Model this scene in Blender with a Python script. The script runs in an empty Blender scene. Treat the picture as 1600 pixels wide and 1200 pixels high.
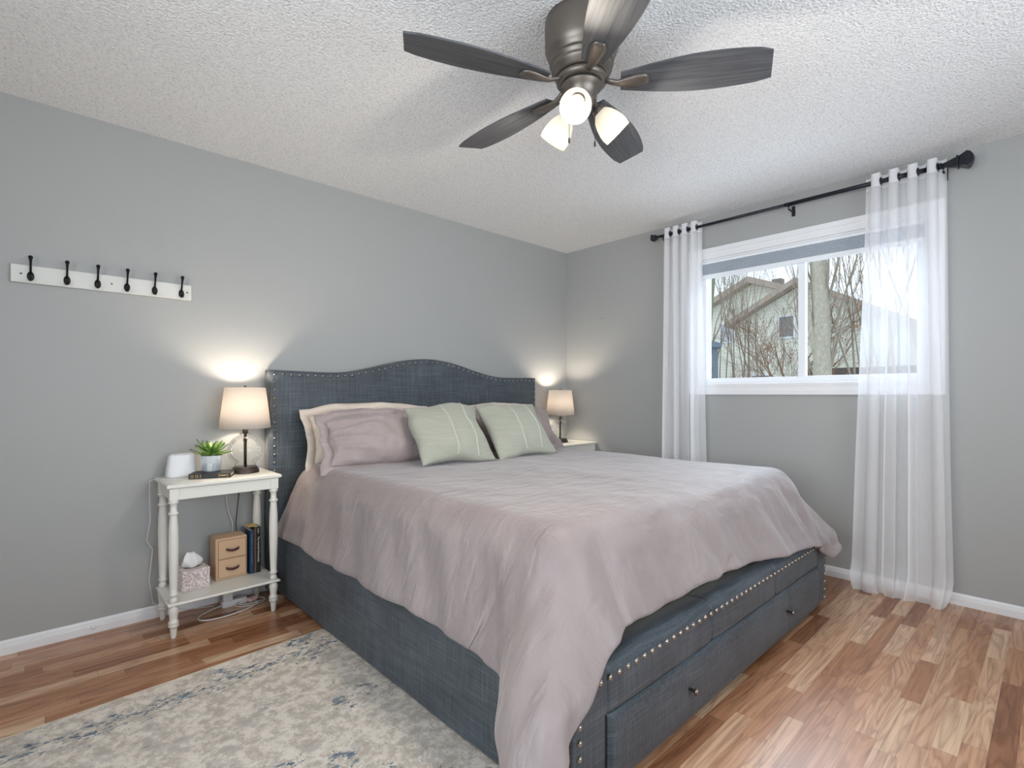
import bpy, math, random
import numpy as np
from mathutils import Vector, Matrix, noise
random.seed(7); rng = np.random.default_rng(7)
S = bpy.context.scene; COL = S.collection
PI = math.pi
# ------------------------------------------------------------------ camera, world, lights, exposure
cd = bpy.data.cameras.new('camera'); cam = bpy.data.objects.new('camera', cd); COL.objects.link(cam)
cd.lens = 803/1600*36; cd.sensor_width = 36; cd.sensor_fit = 'HORIZONTAL'; cd.shift_y = 16/1600; cd.clip_start = 0.05
cam.location = (-3.641, -3.138, 1.13); cam.rotation_euler = (math.radians(90), 0, math.radians(46.8-90))
S.camera = cam
S.view_settings.view_transform = 'Standard'; S.view_settings.look = 'None'
S.view_settings.gamma = 1; S.view_settings.use_curve_mapping = False
S.view_settings.exposure = 0.06
try:
    S.cycles.use_denoising = True; S.cycles.max_bounces = 8; S.cycles.diffuse_bounces = 5
    S.cycles.transparent_max_bounces = 16; S.cycles.sample_clamp_indirect = 6; S.cycles.caustics_reflective = False; S.cycles.caustics_refractive = False
except Exception: pass

W = bpy.data.worlds.new('sky'); S.world = W; W.use_nodes = True
nt = W.node_tree; nt.nodes.clear()
wo = nt.nodes.new('ShaderNodeOutputWorld'); wb = nt.nodes.new('ShaderNodeBackground')
tc = nt.nodes.new('ShaderNodeTexCoord'); nz = nt.nodes.new('ShaderNodeTexNoise'); cr = nt.nodes.new('ShaderNodeValToRGB')
nz.inputs['Scale'].default_value = 2.2; nz.inputs['Detail'].default_value = 4
cr.color_ramp.elements[0].position = .35; cr.color_ramp.elements[0].color = (.66, .80, .93, 1)
cr.color_ramp.elements[1].position = .6; cr.color_ramp.elements[1].color = (.86, .93, 1, 1)
nt.links.new(tc.outputs['Generated'], nz.inputs['Vector']); nt.links.new(nz.outputs['Fac'], cr.inputs['Fac'])
nt.links.new(cr.outputs['Color'], wb.inputs['Color']); wb.inputs['Strength'].default_value = 1.42
nt.links.new(wb.outputs[0], wo.inputs[0])

def area(name, loc, target, sx, sy, power, color, spread=180):
    l = bpy.data.lights.new(name, 'AREA'); l.shape = 'RECTANGLE'; l.size = sx; l.size_y = sy
    l.energy = power; l.color = color; l.spread = math.radians(spread)
    o = bpy.data.objects.new(name, l); COL.objects.link(o); o.location = loc
    o.rotation_euler = (Vector(target)-Vector(loc)).to_track_quat('-Z', 'Y').to_euler()
    return o
area('sky_light_window', (1.3, -1.97, 3.3), (-1.4, -1.97, .6), 2.6, 1.6, 215, (.72, .85, 1))
area('snow_bounce_window', (1.7, -1.97, .1), (-.9, -1.97, 2.44), 2.6, 1.2, 55, (.80, .89, 1))
area('rear_fill_light', (-2.4, -4.9, 1.0), (-2.3, -2.0, 1.9), 2.7, 1.6, 95, (.88, .93, 1))  # added fill light outside the made-up rear opening, behind the camera
area('side_fill_light', (-5.3, -2.7, 1.3), (-2.6, -1.6, 1.0), 1.9, 1.4, 75, (.89, .94, 1))  # second added fill, shining in through the made-up side opening

# ------------------------------------------------------------------ materials
M = {}
def lin(r, g, b):
    return tuple((c/255/12.92 if c/255 <= .04045 else ((c/255+.055)/1.055)**2.4) for c in (r, g, b))+(1,)
def mat(name, rgb, rough=.6, metal=0, **kw):
    m = bpy.data.materials.new(name); m.use_nodes = True; b = m.node_tree.nodes['Principled BSDF']
    b.inputs['Base Color'].default_value = lin(*rgb); b.inputs['Roughness'].default_value = rough; b.inputs['Metallic'].default_value = metal
    for k, v in kw.items(): b.inputs[k.replace('_', ' ')].default_value = v
    M[name] = m; return m
def N(m, t, **kw):
    n = m.node_tree.nodes.new('ShaderNode'+t)
    for k, v in kw.items():
        if k in n.inputs: n.inputs[k].default_value = v
        else: setattr(n, k, v)
    return n
def L(m, a, b): m.node_tree.links.new(a, b)
def bsdf(m): return m.node_tree.nodes['Principled BSDF']
def ramp(m, src, stops):
    r = N(m, 'ValToRGB'); e = r.color_ramp.elements
    while len(e) < len(stops): e.new(.5)
    for el, (p, c) in zip(e, stops): el.position = p; el.color = c if len(c) == 4 else c+(1,)
    L(m, src, r.inputs[0]); return r.outputs[0]
def coords(m, scale=(1, 1, 1), rot=(0, 0, 0), kind='Object'):
    t = N(m, 'TexCoord'); mp = N(m, 'Mapping'); mp.inputs['Scale'].default_value = scale; mp.inputs['Rotation'].default_value = rot
    L(m, t.outputs[kind], mp.inputs[0]); return mp.outputs[0]
def noise_tex(m, vec, scale, detail=3, rough=.5, dist=0):
    n = N(m, 'TexNoise'); n.inputs['Scale'].default_value = scale; n.inputs['Detail'].default_value = detail
    n.inputs['Roughness'].default_value = rough; n.inputs['Distortion'].default_value = dist
    L(m, vec, n.inputs['Vector']); return n.outputs['Fac']
def mathn(m, op, a, b=None, c=None):
    n = N(m, 'Math', operation=op)
    for i, v in enumerate((a, b, c)):
        if v is None: continue
        if isinstance(v, (int, float)): n.inputs[i].default_value = v
        else: L(m, v, n.inputs[i])
    return n.outputs[0]
def mixc(m, fac, a, b, mode='MIX'):
    n = N(m, 'Mix', data_type='RGBA', blend_type=mode)
    for i, v in ((0, fac), (6, a), (7, b)):
        if isinstance(v, (int, float)): n.inputs[i].default_value = v
        elif isinstance(v, tuple): n.inputs[i].default_value = v
        else: L(m, v, n.inputs[i])
    return n.outputs[2]
def bump(m, h, strength=.3, dist=.01):
    b = N(m, 'Bump'); b.inputs['Strength'].default_value = strength; b.inputs['Distance'].default_value = dist
    L(m, h, b.inputs['Height']); L(m, b.outputs[0], bsdf(m).inputs['Normal']); return b

# walls: pale grey paint with a faint roller texture
m = mat('wall_paint', (166, 167, 166), .55); v = coords(m)
bump(m, noise_tex(m, v, 260, 2), .08, .002)
m = mat('wall_white', (225, 225, 222), .6)
# popcorn ceiling
m = mat('ceiling_popcorn', (222, 222, 222), .9); v = coords(m)
n1 = noise_tex(m, v, 95, 3, .65); vo = N(m, 'TexVoronoi', Scale=120.0); L(m, v, vo.inputs['Vector'])
h = mathn(m, 'ADD', mathn(m, 'MULTIPLY', n1, 1.6), mathn(m, 'MULTIPLY', vo.outputs['Distance'], -.7))
bump(m, h, .55, .008)
L(m, ramp(m, n1, [(.33, lin(214, 214, 215)), (.5, lin(238, 238, 238)), (.8, lin(244, 244, 244))]), bsdf(m).inputs['Base Color'])
# laminate floor: three-strip planks running along X
m = mat('laminate_floor', (170, 110, 70), .3); b = bsdf(m)
t = N(m, 'TexCoord'); sp = N(m, 'SeparateXYZ'); L(m, t.outputs['Object'], sp.inputs[0]); x, y = sp.outputs[0], sp.outputs[1]
row = mathn(m, 'FLOOR', mathn(m, 'DIVIDE', y, .0635))
yr = mathn(m, 'FRACT', mathn(m, 'DIVIDE', y, .0635))
wn = N(m, 'TexWhiteNoise', noise_dimensions='1D'); L(m, row, wn.inputs['W'])
xo = mathn(m, 'ADD', mathn(m, 'DIVIDE', x, .40), mathn(m, 'MULTIPLY', wn.outputs['Value'], 7.3))
pi_ = mathn(m, 'FLOOR', xo); xr = mathn(m, 'FRACT', xo)
cb = N(m, 'CombineXYZ'); L(m, pi_, cb.inputs[0]); L(m, row, cb.inputs[1])
wn2 = N(m, 'TexWhiteNoise', noise_dimensions='2D'); L(m, cb.outputs[0], wn2.inputs['Vector'])
rnd = wn2.outputs['Value']
cb2 = N(m, 'CombineXYZ'); L(m, mathn(m, 'MULTIPLY', x, 1.0), cb2.inputs[0]); L(m, mathn(m, 'MULTIPLY', y, 8.), cb2.inputs[1]); L(m, mathn(m, 'MULTIPLY', rnd, 37.), cb2.inputs[2])
g1 = noise_tex(m, cb2.outputs[0], 1.5, 2, .45, 1.2)
cb3 = N(m, 'CombineXYZ'); L(m, mathn(m, 'MULTIPLY', x, 2.2), cb3.inputs[0]); L(m, mathn(m, 'MULTIPLY', y, 110.), cb3.inputs[1]); L(m, rnd, cb3.inputs[2])
g2 = noise_tex(m, cb3.outputs[0], 1.0, 3, .6)
base = ramp(m, rnd, [(0, lin(152, 102, 70)), (.3, lin(180, 128, 92)), (.6, lin(196, 147, 112)), (.82, lin(210, 168, 135)), (1, lin(224, 190, 158))])
wavy = ramp(m, mathn(m, 'FRACT', mathn(m, 'MULTIPLY', g1, 6.)), [(0, (.62, .54, .50)), (.25, (.92, .90, .88)), (.6, (1.0, 1.0, 1.0)), (1, (.62, .54, .50))])
c1 = mixc(m, .85, base, wavy, 'MULTIPLY')
c2 = mixc(m, .7, c1, ramp(m, g2, [(.3, (.62, .58, .55)), (.6, (1, 1, 1))]), 'MULTIPLY')
edge = mathn(m, 'MAXIMUM', mathn(m, 'LESS_THAN', xr, .005), mathn(m, 'LESS_THAN', yr, .02))
edge = mathn(m, 'MAXIMUM', edge, 0)
c3 = mixc(m, mathn(m, 'MULTIPLY', edge, .45), c2, lin(80, 50, 32))
L(m, c3, b.inputs['Base Color'])
L(m, ramp(m, g2, [(.2, (.24,)*3), (.8, (.36,)*3)]), b.inputs['Roughness'])
b.inputs['Specular IOR Level'].default_value = .62
bump(m, mathn(m, 'SUBTRACT', mathn(m, 'MULTIPLY', g2, .3), edge), .12, .002)
# white paints and plastics
m = mat('trim_white', (232, 233, 235), .35)
m = mat('window_vinyl', (236, 239, 244), .3)
m = mat('nightstand_paint', (226, 224, 216), .38); bump(m, noise_tex(m, coords(m), 40, 2), .05, .002)
m = mat('rail_white', (214, 214, 210), .4)
m = mat('white_plastic', (232, 232, 234), .4)
m = mat('grey_perforated', (200, 196, 196), .6)
v = coords(m); vo = N(m, 'TexVoronoi', Scale=220.0); L(m, v, vo.inputs['Vector']); L(m, ramp(m, vo.outputs['Distance'], [(.18, lin(120, 112, 112)), (.35, lin(215, 212, 210))]), bsdf(m).inputs['Base Color'])
m = mat('cord_white', (222, 220, 216), .5)
m = mat('black_metal', (22, 21, 22), .35, .6)
m = mat('rod_metal', (38, 42, 50), .35, .5)
m = mat('lamp_bronze', (72, 64, 58), .4, .5)
m = mat('fan_pewter', (116, 109, 102), .42, .75)
m = mat('nail_pewter', (176, 166, 154), .28, .9)
m = mat('nail_dark', (138, 134, 130), .28, .9)
m = mat('knob_metal', (135, 128, 122), .3, .9)
m = mat('black_rubber', (25, 25, 26), .7)
# fan blades: dark grey oak
m = mat('blade_wood', (78, 70, 66), .5); v = coords(m, (3, 60, 60)); g = noise_tex(m, v, 1.4, 4, .6)
L(m, ramp(m, g, [(.3, lin(56, 58, 62)), (.7, lin(94, 95, 99))]), bsdf(m).inputs['Base Color'])
# upholstery: slate linen weave
def linen(name, c0, c1, c2, rough=.75, s=1.0, sheen=.25):
    m = mat(name, (80, 80, 80), rough)
    va = coords(m, (6*s, 6*s, 260*s)); vb = coords(m, (260*s, 260*s, 6*s)); na = noise_tex(m, va, 1, 2, .6); nb = noise_tex(m, vb, 1, 2, .6)
    big = noise_tex(m, coords(m), 5, 3)
    f = mathn(m, 'ADD', mathn(m, 'MULTIPLY', na, .5), mathn(m, 'MULTIPLY', nb, .5))
    f2 = mathn(m, 'ADD', mathn(m, 'MULTIPLY', f, .8), mathn(m, 'MULTIPLY', big, .2))
    L(m, ramp(m, f2, [(.38, lin(*c0)), (.5, lin(*c1)), (.62, lin(*c2))]), bsdf(m).inputs['Base Color'])
    bsdf(m).inputs['Sheen Weight'].default_value = sheen; bsdf(m).inputs['Sheen Roughness'].default_value = .4
    bump(m, f, .35, .002); return m
linen('upholstery', (50, 57, 62), (69, 77, 84), (90, 98, 106), .5, 1.0, .1)
linen('sage_fabric', (156, 157, 144), (165, 166, 152), (174, 175, 161), .85, 1.2, .3)
mat('sage_piping', (196, 198, 184), .8)
def cotton(name, rgb, rough=.75, bs=.5, sheen=.3, sc=1.0):
    m = mat(name, rgb, rough); v = coords(m, (1, 1, 1))
    d = noise_tex(m, v, 3.5*sc, 2, .5)
    a = noise_tex(m, coords(m, (1, 2.6, 1), (0, 0, .5)), 7*sc, 3, .5, .5)
    c = noise_tex(m, coords(m, (2.6, 1, .7), (0, 0, -.3)), 20*sc, 3, .55, .5)
    h = mathn(m, 'ADD', mathn(m, 'MULTIPLY', a, 1.), mathn(m, 'MULTIPLY', c, .22))
    bump(m, h, bs, .02)
    r, g, b_ = rgb
    L(m, ramp(m, d, [(.3, lin(r-6, g-6, b_-6)), (.7, lin(r+6, g+6, b_+6))]), bsdf(m).inputs['Base Color'])
    bsdf(m).inputs['Sheen Weight'].default_value = sheen; bsdf(m).inputs['Sheen Roughness'].default_value = .35; return m
cotton('duvet_cotton', (145, 133, 132), .55, .6, .35)
cotton('sham_cotton', (168, 154, 152), .7, .6, .3, 1.6)
cotton('cream_cotton', (222, 208, 194), .75, .3, .2, 1.6)
cotton('mattress_cloth', (214, 206, 194), .8, .1, .1)
# rug
m = mat('rug_pile', (200, 194, 184), .95); v = coords(m)
big = noise_tex(m, v, 2.6, 3, .5, .3); mid = noise_tex(m, v, 26, 8, .75, .2); vor = noise_tex(m, coords(m, (1, 1, 1), (0, 0, 1)), 14, 8, .75, .3)
fine = noise_tex(m, coords(m, (34, 60, 34)), 1, 4, .7)
c = ramp(m, mid, [(.40, lin(190, 180, 168)), (.47, lin(205, 195, 183)), (.53, lin(226, 217, 205)), (.62, lin(232, 224, 214))])
c = mixc(m, ramp(m, vor, [(.52, (0,)*3), (.56, (.5,)*3)]), c, lin(176, 170, 163))
sp = N(m, 'SeparateXYZ'); L(m, v, sp.inputs[0]); yy = sp.outputs[1]
def bandn(c_, w): return mathn(m, 'MAXIMUM', mathn(m, 'SUBTRACT', 1., mathn(m, 'DIVIDE', mathn(m, 'ABSOLUTE', mathn(m, 'SUBTRACT', yy, c_)), w)), 0.)
dens = mathn(m, 'MAXIMUM', bandn(-.16, .15), ramp(m, noise_tex(m, v, 4.2, 2), [(.52, (0,)*3), (.66, (.95,)*3)]))
speck = noise_tex(m, coords(m, (26, 50, 26)), 1, 6, .8, .5)
thr = mathn(m, 'SUBTRACT', .66, mathn(m, 'MULTIPLY', dens, .17))
pat = mathn(m, 'MINIMUM', mathn(m, 'MAXIMUM', mathn(m, 'MULTIPLY', mathn(m, 'SUBTRACT', speck, thr), 22.), 0.), 1.)
bluec = ramp(m, fine, [(.36, lin(36, 54, 82)), (.5, lin(80, 106, 128)), (.64, lin(136, 152, 160))])
c = mixc(m, mathn(m, 'MULTIPLY', pat, .92), c, bluec)
L(m, c, bsdf(m).inputs['Base Color']); bump(m, noise_tex(m, v, 240, 3, .7), .8, .006)
# sheer curtain
m = bpy.data.materials.new('sheer_voile'); m.use_nodes = True; M['sheer_voile'] = m; n_ = m.node_tree.nodes; n_.clear()
out = N(m, 'OutputMaterial'); tr = N(m, 'BsdfTransparent'); tl = N(m, 'BsdfTranslucent'); df = N(m, 'BsdfDiffuse')
tl.inputs[0].default_value = (.95, .96, .98, 1); df.inputs[0].default_value = (.96, .96, .98, 1)
mx = N(m, 'MixShader'); mx.inputs[0].default_value = .76; L(m, tl.outputs[0], mx.inputs[1]); L(m, df.outputs[0], mx.inputs[2])
t = N(m, 'TexCoord'); sp = N(m, 'SeparateXYZ'); L(m, t.outputs['Object'], sp.inputs[0])
hem = mathn(m, 'GREATER_THAN', sp.outputs[2], 2.315)
wv = noise_tex(m, coords(m, (500, 500, 20)), 1, 2)
al = mathn(m, 'ADD', mathn(m, 'ADD', .54, mathn(m, 'MULTIPLY', wv, .08)), mathn(m, 'MULTIPLY', hem, .25))
mx2 = N(m, 'MixShader'); L(m, al, mx2.inputs[0]); L(m, tr.outputs[0], mx2.inputs[1]); L(m, mx.outputs[0], mx2.inputs[2]); L(m, mx2.outputs[0], out.inputs[0])
# clear glass (thin): mostly transparent with a fresnel reflection
def thin_glass(name, tint=(.97, .98, .98, 1), refl=1.0):
    m = bpy.data.materials.new(name); m.use_nodes = True; M[name] = m; m.node_tree.nodes.clear()
    out = N(m, 'OutputMaterial'); tr = N(m, 'BsdfTransparent'); tr.inputs[0].default_value = tint
    gl = N(m, 'BsdfGlossy'); gl.inputs['Roughness'].default_value = .02
    fr = N(m, 'Fresnel'); fr.inputs['IOR'].default_value = 1.35
    mx = N(m, 'MixShader'); L(m, mathn(m, 'MULTIPLY', fr.outputs[0], refl), mx.inputs[0]); L(m, tr.outputs[0], mx.inputs[1]); L(m, gl.outputs[0], mx.inputs[2]); L(m, mx.outputs[0], out.inputs[0])
thin_glass('window_glass', refl=.35); thin_glass('globe_glass', (.975, .98, .975, 1), .45)
def lampshade(name, col, emit, ecol, tlw=.5, weave=True):
    m = bpy.data.materials.new(name); m.use_nodes = True; M[name] = m; m.node_tree.nodes.clear()
    out = N(m, 'OutputMaterial'); tl = N(m, 'BsdfTranslucent'); df = N(m, 'BsdfDiffuse'); tl.inputs[0].default_value = col; df.inputs[0].default_value = col
    mx = N(m, 'MixShader'); mx.inputs[0].default_value = tlw; L(m, df.outputs[0], mx.inputs[1]); L(m, tl.outputs[0], mx.inputs[2])
    em = N(m, 'Emission'); em.inputs[0].default_value = ecol; em.inputs[1].default_value = emit
    if weave:
        f = noise_tex(m, coords(m, (40, 40, 420)), 1, 3, .7)
        L(m, ramp(m, f, [(.3, tuple(c*.86 for c in col[:3])), (.7, col[:3])]), df.inputs[0])
    ad = N(m, 'AddShader'); L(m, mx.outputs[0], ad.inputs[0]); L(m, em.outputs[0], ad.inputs[1]); L(m, ad.outputs[0], out.inputs[0])
lampshade('linen_shade', (.86, .80, .74, 1), .0, (1, .85, .7, 1), .45)
lampshade('opal_glass', (.42, .40, .36, 1), .5, (1, .90, .74, 1), .5, False)
def emis(name, col, s):
    m = bpy.data.materials.new(name); m.use_nodes = True; M[name] = m; m.node_tree.nodes.clear()
    out = N(m, 'OutputMaterial'); em = N(m, 'Emission'); em.inputs[0].default_value = col; em.inputs[1].default_value = s; L(m, em.outputs[0], out.inputs[0])
emis('bulb_glow', (1, .9, .72, 1), 6)
# small things
m = mat('plant_leaf', (96, 138, 58), .4); v = coords(m); L(m, ramp(m, noise_tex(m, v, 25, 2), [(.3, lin(66, 112, 44)), (.7, lin(150, 182, 92))]), bsdf(m).inputs['Base Color'])
mat('leaf_tip', (170, 195, 110), .4)
m = mat('pot_ceramic', (198, 204, 208), .5); v = coords(m); vo = N(m, 'TexVoronoi', Scale=24.0); L(m, v, vo.inputs['Vector'])
L(m, ramp(m, vo.outputs['Color'], [(.3, lin(182, 190, 196)), (.7, lin(218, 222, 224))]), bsdf(m).inputs['Base Color'])
mat('soil', (60, 48, 38), .9)
mat('book_dark', (38, 36, 40), .5); mat('gilt', (178, 150, 92), .4, .6); mat('page_paper', (216, 204, 180), .8)
mat('book_tan_cover', (122, 108, 92), .6)
m = mat('kraft_board', (206, 172, 140), .8); bump(m, noise_tex(m, coords(m), 80, 3), .15, .002)
mat('kraft_line', (120, 88, 66), .9); mat('leather_brown', (74, 40, 34), .5)
m = mat('tissue_print', (220, 208, 206), .6); v = coords(m)
vo = N(m, 'TexVoronoi', Scale=34.0, feature='DISTANCE_TO_EDGE'); L(m, v, vo.inputs['Vector'])
f = mathn(m, 'ADD', vo.outputs['Distance'], mathn(m, 'MULTIPLY', noise_tex(m, v, 60, 3), .25))
L(m, ramp(m, f, [(.16, lin(232, 224, 222)), (.22, lin(196, 172, 172)), (.34, lin(206, 186, 184)), (.4, lin(234, 228, 226))]), bsdf(m).inputs['Base Color'])
mat('tissue_paper', (246, 246, 246), .9)
mat('book_blue', (36, 62, 92), .5); mat('book_black', (30, 26, 24), .5); mat('book_brown', (112, 82, 58), .6); mat('book_lilac', (120, 112, 140), .6); mat('book_maroon', (92, 44, 52), .6)
mat('ink_white', (228, 224, 216), .6); mat('ink_blue', (110, 140, 168), .6); mat('pink_plastic', (226, 196, 190), .5); mat('bookmark_yellow', (222, 190, 120), .7)
# outside
m = mat('siding_cream', (214, 216, 200), .7); t = N(m, 'TexCoord'); sp = N(m, 'SeparateXYZ'); L(m, t.outputs['Object'], sp.inputs[0])
fr = mathn(m, 'FRACT', mathn(m, 'DIVIDE', sp.outputs[2], .115))
L(m, ramp(m, fr, [(0, lin(186, 186, 176)), (.1, lin(234, 234, 222)), (1, lin(242, 242, 230))]), bsdf(m).inputs['Base Color']); bump(m, fr, .5, .02)
m = mat('roof_shingle', (140, 132, 128), .9); m = mat('fascia_taupe', (176, 162, 150), .7); mat('outdoor_glass_grey', (140, 142, 142), .25); mat('outdoor_glass_pale', (190, 192, 205), .3)
mat('gazebo_slate', (112, 122, 136), .6); mat('fence_dark', (92, 86, 82), .8); mat('shed_pale', (206, 214, 214), .7)
m = mat('bark_grey', (158, 150, 132), .9); v = coords(m, (9, 9, 5)); g = noise_tex(m, v, 3, 5, .65); L(m, ramp(m, g, [(.3, lin(166, 158, 142)), (.55, lin(186, 180, 164)), (.75, lin(204, 200, 186))]), bsdf(m).inputs['Base Color']); bump(m, g, .5, .03)
m = mat('bark_green', (140, 152, 128), .9); mat('twig_brown', (140, 112, 92), .9); mat('twig_grey', (160, 148, 134), .9); mat('dead_leaf', (186, 128, 84), .8)
m = mat('winter_lawn', (178, 176, 158), 1.0); L(m, ramp(m, noise_tex(m, coords(m), 1.3, 5), [(.4, lin(150, 146, 118)), (.6, lin(222, 226, 230))]), bsdf(m).inputs['Base Color'])

# ------------------------------------------------------------------ mesh helpers
class MB:
    def __init__(s): s.v = []; s.f = []; s.m = []; s.sm = []
    def add(s, vs, fs, mi=0, smooth=False):
        o = len(s.v); s.v += [tuple(map(float, p)) for p in vs]
        s.f += [tuple(o+i for i in f) for f in fs]; s.m += [mi]*len(fs); s.sm += [smooth]*len(fs); return s
    def box(s, a, b, mi=0, mtx=None):
        (x0, y0, z0), (x1, y1, z1) = a, b
        x0, x1 = min(x0, x1), max(x0, x1); y0, y1 = min(y0, y1), max(y0, y1); z0, z1 = min(z0, z1), max(z0, z1)
        vs = [(x, y, z) for z in (z0, z1) for x, y in ((x0, y0), (x1, y0), (x1, y1), (x0, y1))]
        if mtx is not None: vs = [mtx @ Vector(p) for p in vs]
        return s.add(vs, [(3, 2, 1, 0), (4, 5, 6, 7), (0, 1, 5, 4), (1, 2, 6, 5), (2, 3, 7, 6), (3, 0, 4, 7)], mi)
    def lathe(s, prof, c=(0, 0, 0), seg=24, mi=0, smooth=True, mtx=None, cap=True, sy=1.0):
        vs = []; n = len(prof)
        for r, z in prof:
            for k in range(seg):
                a = 2*PI*k/seg; p = Vector((r*math.cos(a), r*math.sin(a)*sy, z))
                if mtx is not None: p = mtx @ p
                vs.append(p+Vector(c))
        fs = [(i*seg+k, i*seg+(k+1) % seg, (i+1)*seg+(k+1) % seg, (i+1)*seg+k) for i in range(n-1) for k in range(seg)]
        s.add(vs, fs, mi, smooth)
        o = len(s.v)-len(vs)
        if cap:
            if prof[0][0] > 1e-4: s.f.append(tuple(o+k for k in reversed(range(seg)))); s.m.append(mi); s.sm.append(False)
            if prof[-1][0] > 1e-4: s.f.append(tuple(o+(n-1)*seg+k for k in range(seg))); s.m.append(mi); s.sm.append(False)
        return s
    def tube(s, pts, r, sides=8, mi=0, closed=False, smooth=True):
        pts = [Vector(p) for p in pts]; n = len(pts); rs = r if isinstance(r, (list, tuple)) else [r]*n
        vs = []; up = Vector((0, 0, 1)); prev = None
        for i, p in enumerate(pts):
            if closed: d = pts[(i+1) % n]-pts[i-1]
            else: d = pts[min(i+1, n-1)]-pts[max(i-1, 0)]
            d = d.normalized() if d.length > 1e-9 else Vector((0, 0, 1))
            if prev is None:
                a = d.cross(up if abs(d.z) < .95 else Vector((1, 0, 0))).normalized()
            else:
                a = (prev-d*prev.dot(d)); a = a.normalized() if a.length > 1e-6 else d.orthogonal().normalized()
            prev = a; b = d.cross(a)
            for k in range(sides):
                t = 2*PI*k/sides; vs.append(p+(a*math.cos(t)+b*math.sin(t))*rs[i])
        m_ = n if closed else n-1
        fs = [(i*sides+k, i*sides+(k+1) % sides, ((i+1) % n)*sides+(k+1) % sides, ((i+1) % n)*sides+k) for i in range(m_) for k in range(sides)]
        if not closed: fs += [tuple(reversed(range(sides))), tuple((n-1)*sides+k for k in range(sides))]
        return s.add(vs, fs, mi, smooth)
    def prism(s, outline, axis, d0, d1, mi=0):
        """outline in the two other axes (cyclic order), extruded along axis"""
        def P(u, v, d): return {0: (d, u, v), 1: (u, d, v), 2: (u, v, d)}[axis]
        n = len(outline); vs = [P(u, v, d0) for u, v in outline]+[P(u, v, d1) for u, v in outline]
        fs = [tuple(range(n)), tuple(reversed(range(n, 2*n)))]+[(i, n+i, n+(i+1) % n, (i+1) % n) for i in range(n)]
        return s.add(vs, fs, mi)
    def grid(s, P, mi=0, smooth=True, wrap=False):
        a, b, _ = P.shape; vs = P.reshape(-1, 3)
        fs = [(i*b+j, i*b+(j+1) % b, (i+1)*b+(j+1) % b, (i+1)*b+j) for i in range(a-1) for j in range(b if wrap else b-1)]
        return s.add([tuple(p) for p in vs], fs, mi, smooth)
    def ball(s, c, r, seg=10, rings=6, mi=0, sc=(1, 1, 1), mtx=None):
        prof = [(max(r*math.sin(PI*i/rings), 1e-5), -r*math.cos(PI*i/rings)) for i in range(rings+1)]
        mm = Matrix.Diagonal(Vector((*sc, 1))).to_4x4()
        if mtx is not None: mm = mtx @ mm
        return s.lathe(prof, c, seg, mi, True, mm, cap=False)
    def fixn(s, me):
        import bmesh
        bm = bmesh.new(); bm.from_mesh(me); bmesh.ops.recalc_face_normals(bm, faces=bm.faces); bm.to_mesh(me); bm.free()

def new_obj(name, mb, mats, off=(0, 0, 0), bevel=0, fix=True):
    me = bpy.data.meshes.new(name)
    o = Vector(off); me.from_pydata([tuple(Vector(p)-o) for p in mb.v], [], mb.f)
    for m in (mats if isinstance(mats, (list, tuple)) else [mats]): me.materials.append(M[m] if isinstance(m, str) else m)
    for p, mi, sm in zip(me.polygons, mb.m, mb.sm): p.material_index = mi; p.use_smooth = sm
    if fix: mb.fixn(me)
    me.update(); ob = bpy.data.objects.new(name, me); COL.objects.link(ob)
    if bevel:
        bv = ob.modifiers.new('bevel', 'BEVEL'); bv.width = bevel; bv.segments = 2; bv.limit_method = 'ANGLE'; bv.angle_limit = math.radians(50)
    return ob
def tag(o, label, cat, group=None, kind=None):
    o['label'] = label; o['category'] = cat
    if group: o['group'] = group
    if kind: o['kind'] = kind
    return o
def thing(name, label, cat, loc=(0, 0, 0), group=None):
    o = bpy.data.objects.new(name, None); COL.objects.link(o); o.location = loc; o.empty_display_size = .05
    return tag(o, label, cat, group)
def base(o):
    while o.parent: o = o.parent
    return Vector(o.location)
def part(name, mb, mats, parent, bevel=0, label=None, local=False, fix=True):
    ob = new_obj(name, mb, mats, (0, 0, 0) if local else base(parent), bevel, fix); ob.parent = parent
    if label: ob['label'] = label
    return ob
def solo(name, mb, mats, label, cat, loc=(0, 0, 0), group=None, bevel=0, kind=None):
    ob = new_obj(name, mb, mats, loc, bevel); ob.location = loc; return tag(ob, label, cat, group, kind)
def struct(name, mb, mats, bevel=0, parent=None):
    ob = new_obj(name, mb, mats, (0, 0, 0), bevel)
    if parent: ob.parent = parent
    else: ob['kind'] = 'structure'
    return ob
def copy_tree(o, parent=None):
    c = o.copy(); COL.objects.link(c)
    if parent: c.parent = parent
    for ch in list(o.children): copy_tree(ch, c)
    return c
def text_mesh(name, s, size, mtx, mname, parent=None, depth=.0004, bold=False):
    cu = bpy.data.curves.new(name, 'FONT'); cu.body = s; cu.size = size; cu.extrude = depth; cu.align_x = 'CENTER'; cu.align_y = 'CENTER'
    if bold: cu.offset = size*.02
    tmp = bpy.data.objects.new(name, cu); COL.objects.link(tmp); dg = bpy.context.evaluated_depsgraph_get()
    me = bpy.data.meshes.new_from_object(tmp.evaluated_get(dg)); bpy.data.objects.remove(tmp)
    me.transform(mtx); me.materials.clear(); me.materials.append(M[mname])
    ob = bpy.data.objects.new(name, me); COL.objects.link(ob)
    if parent: ob.parent = parent
    return ob

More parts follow.
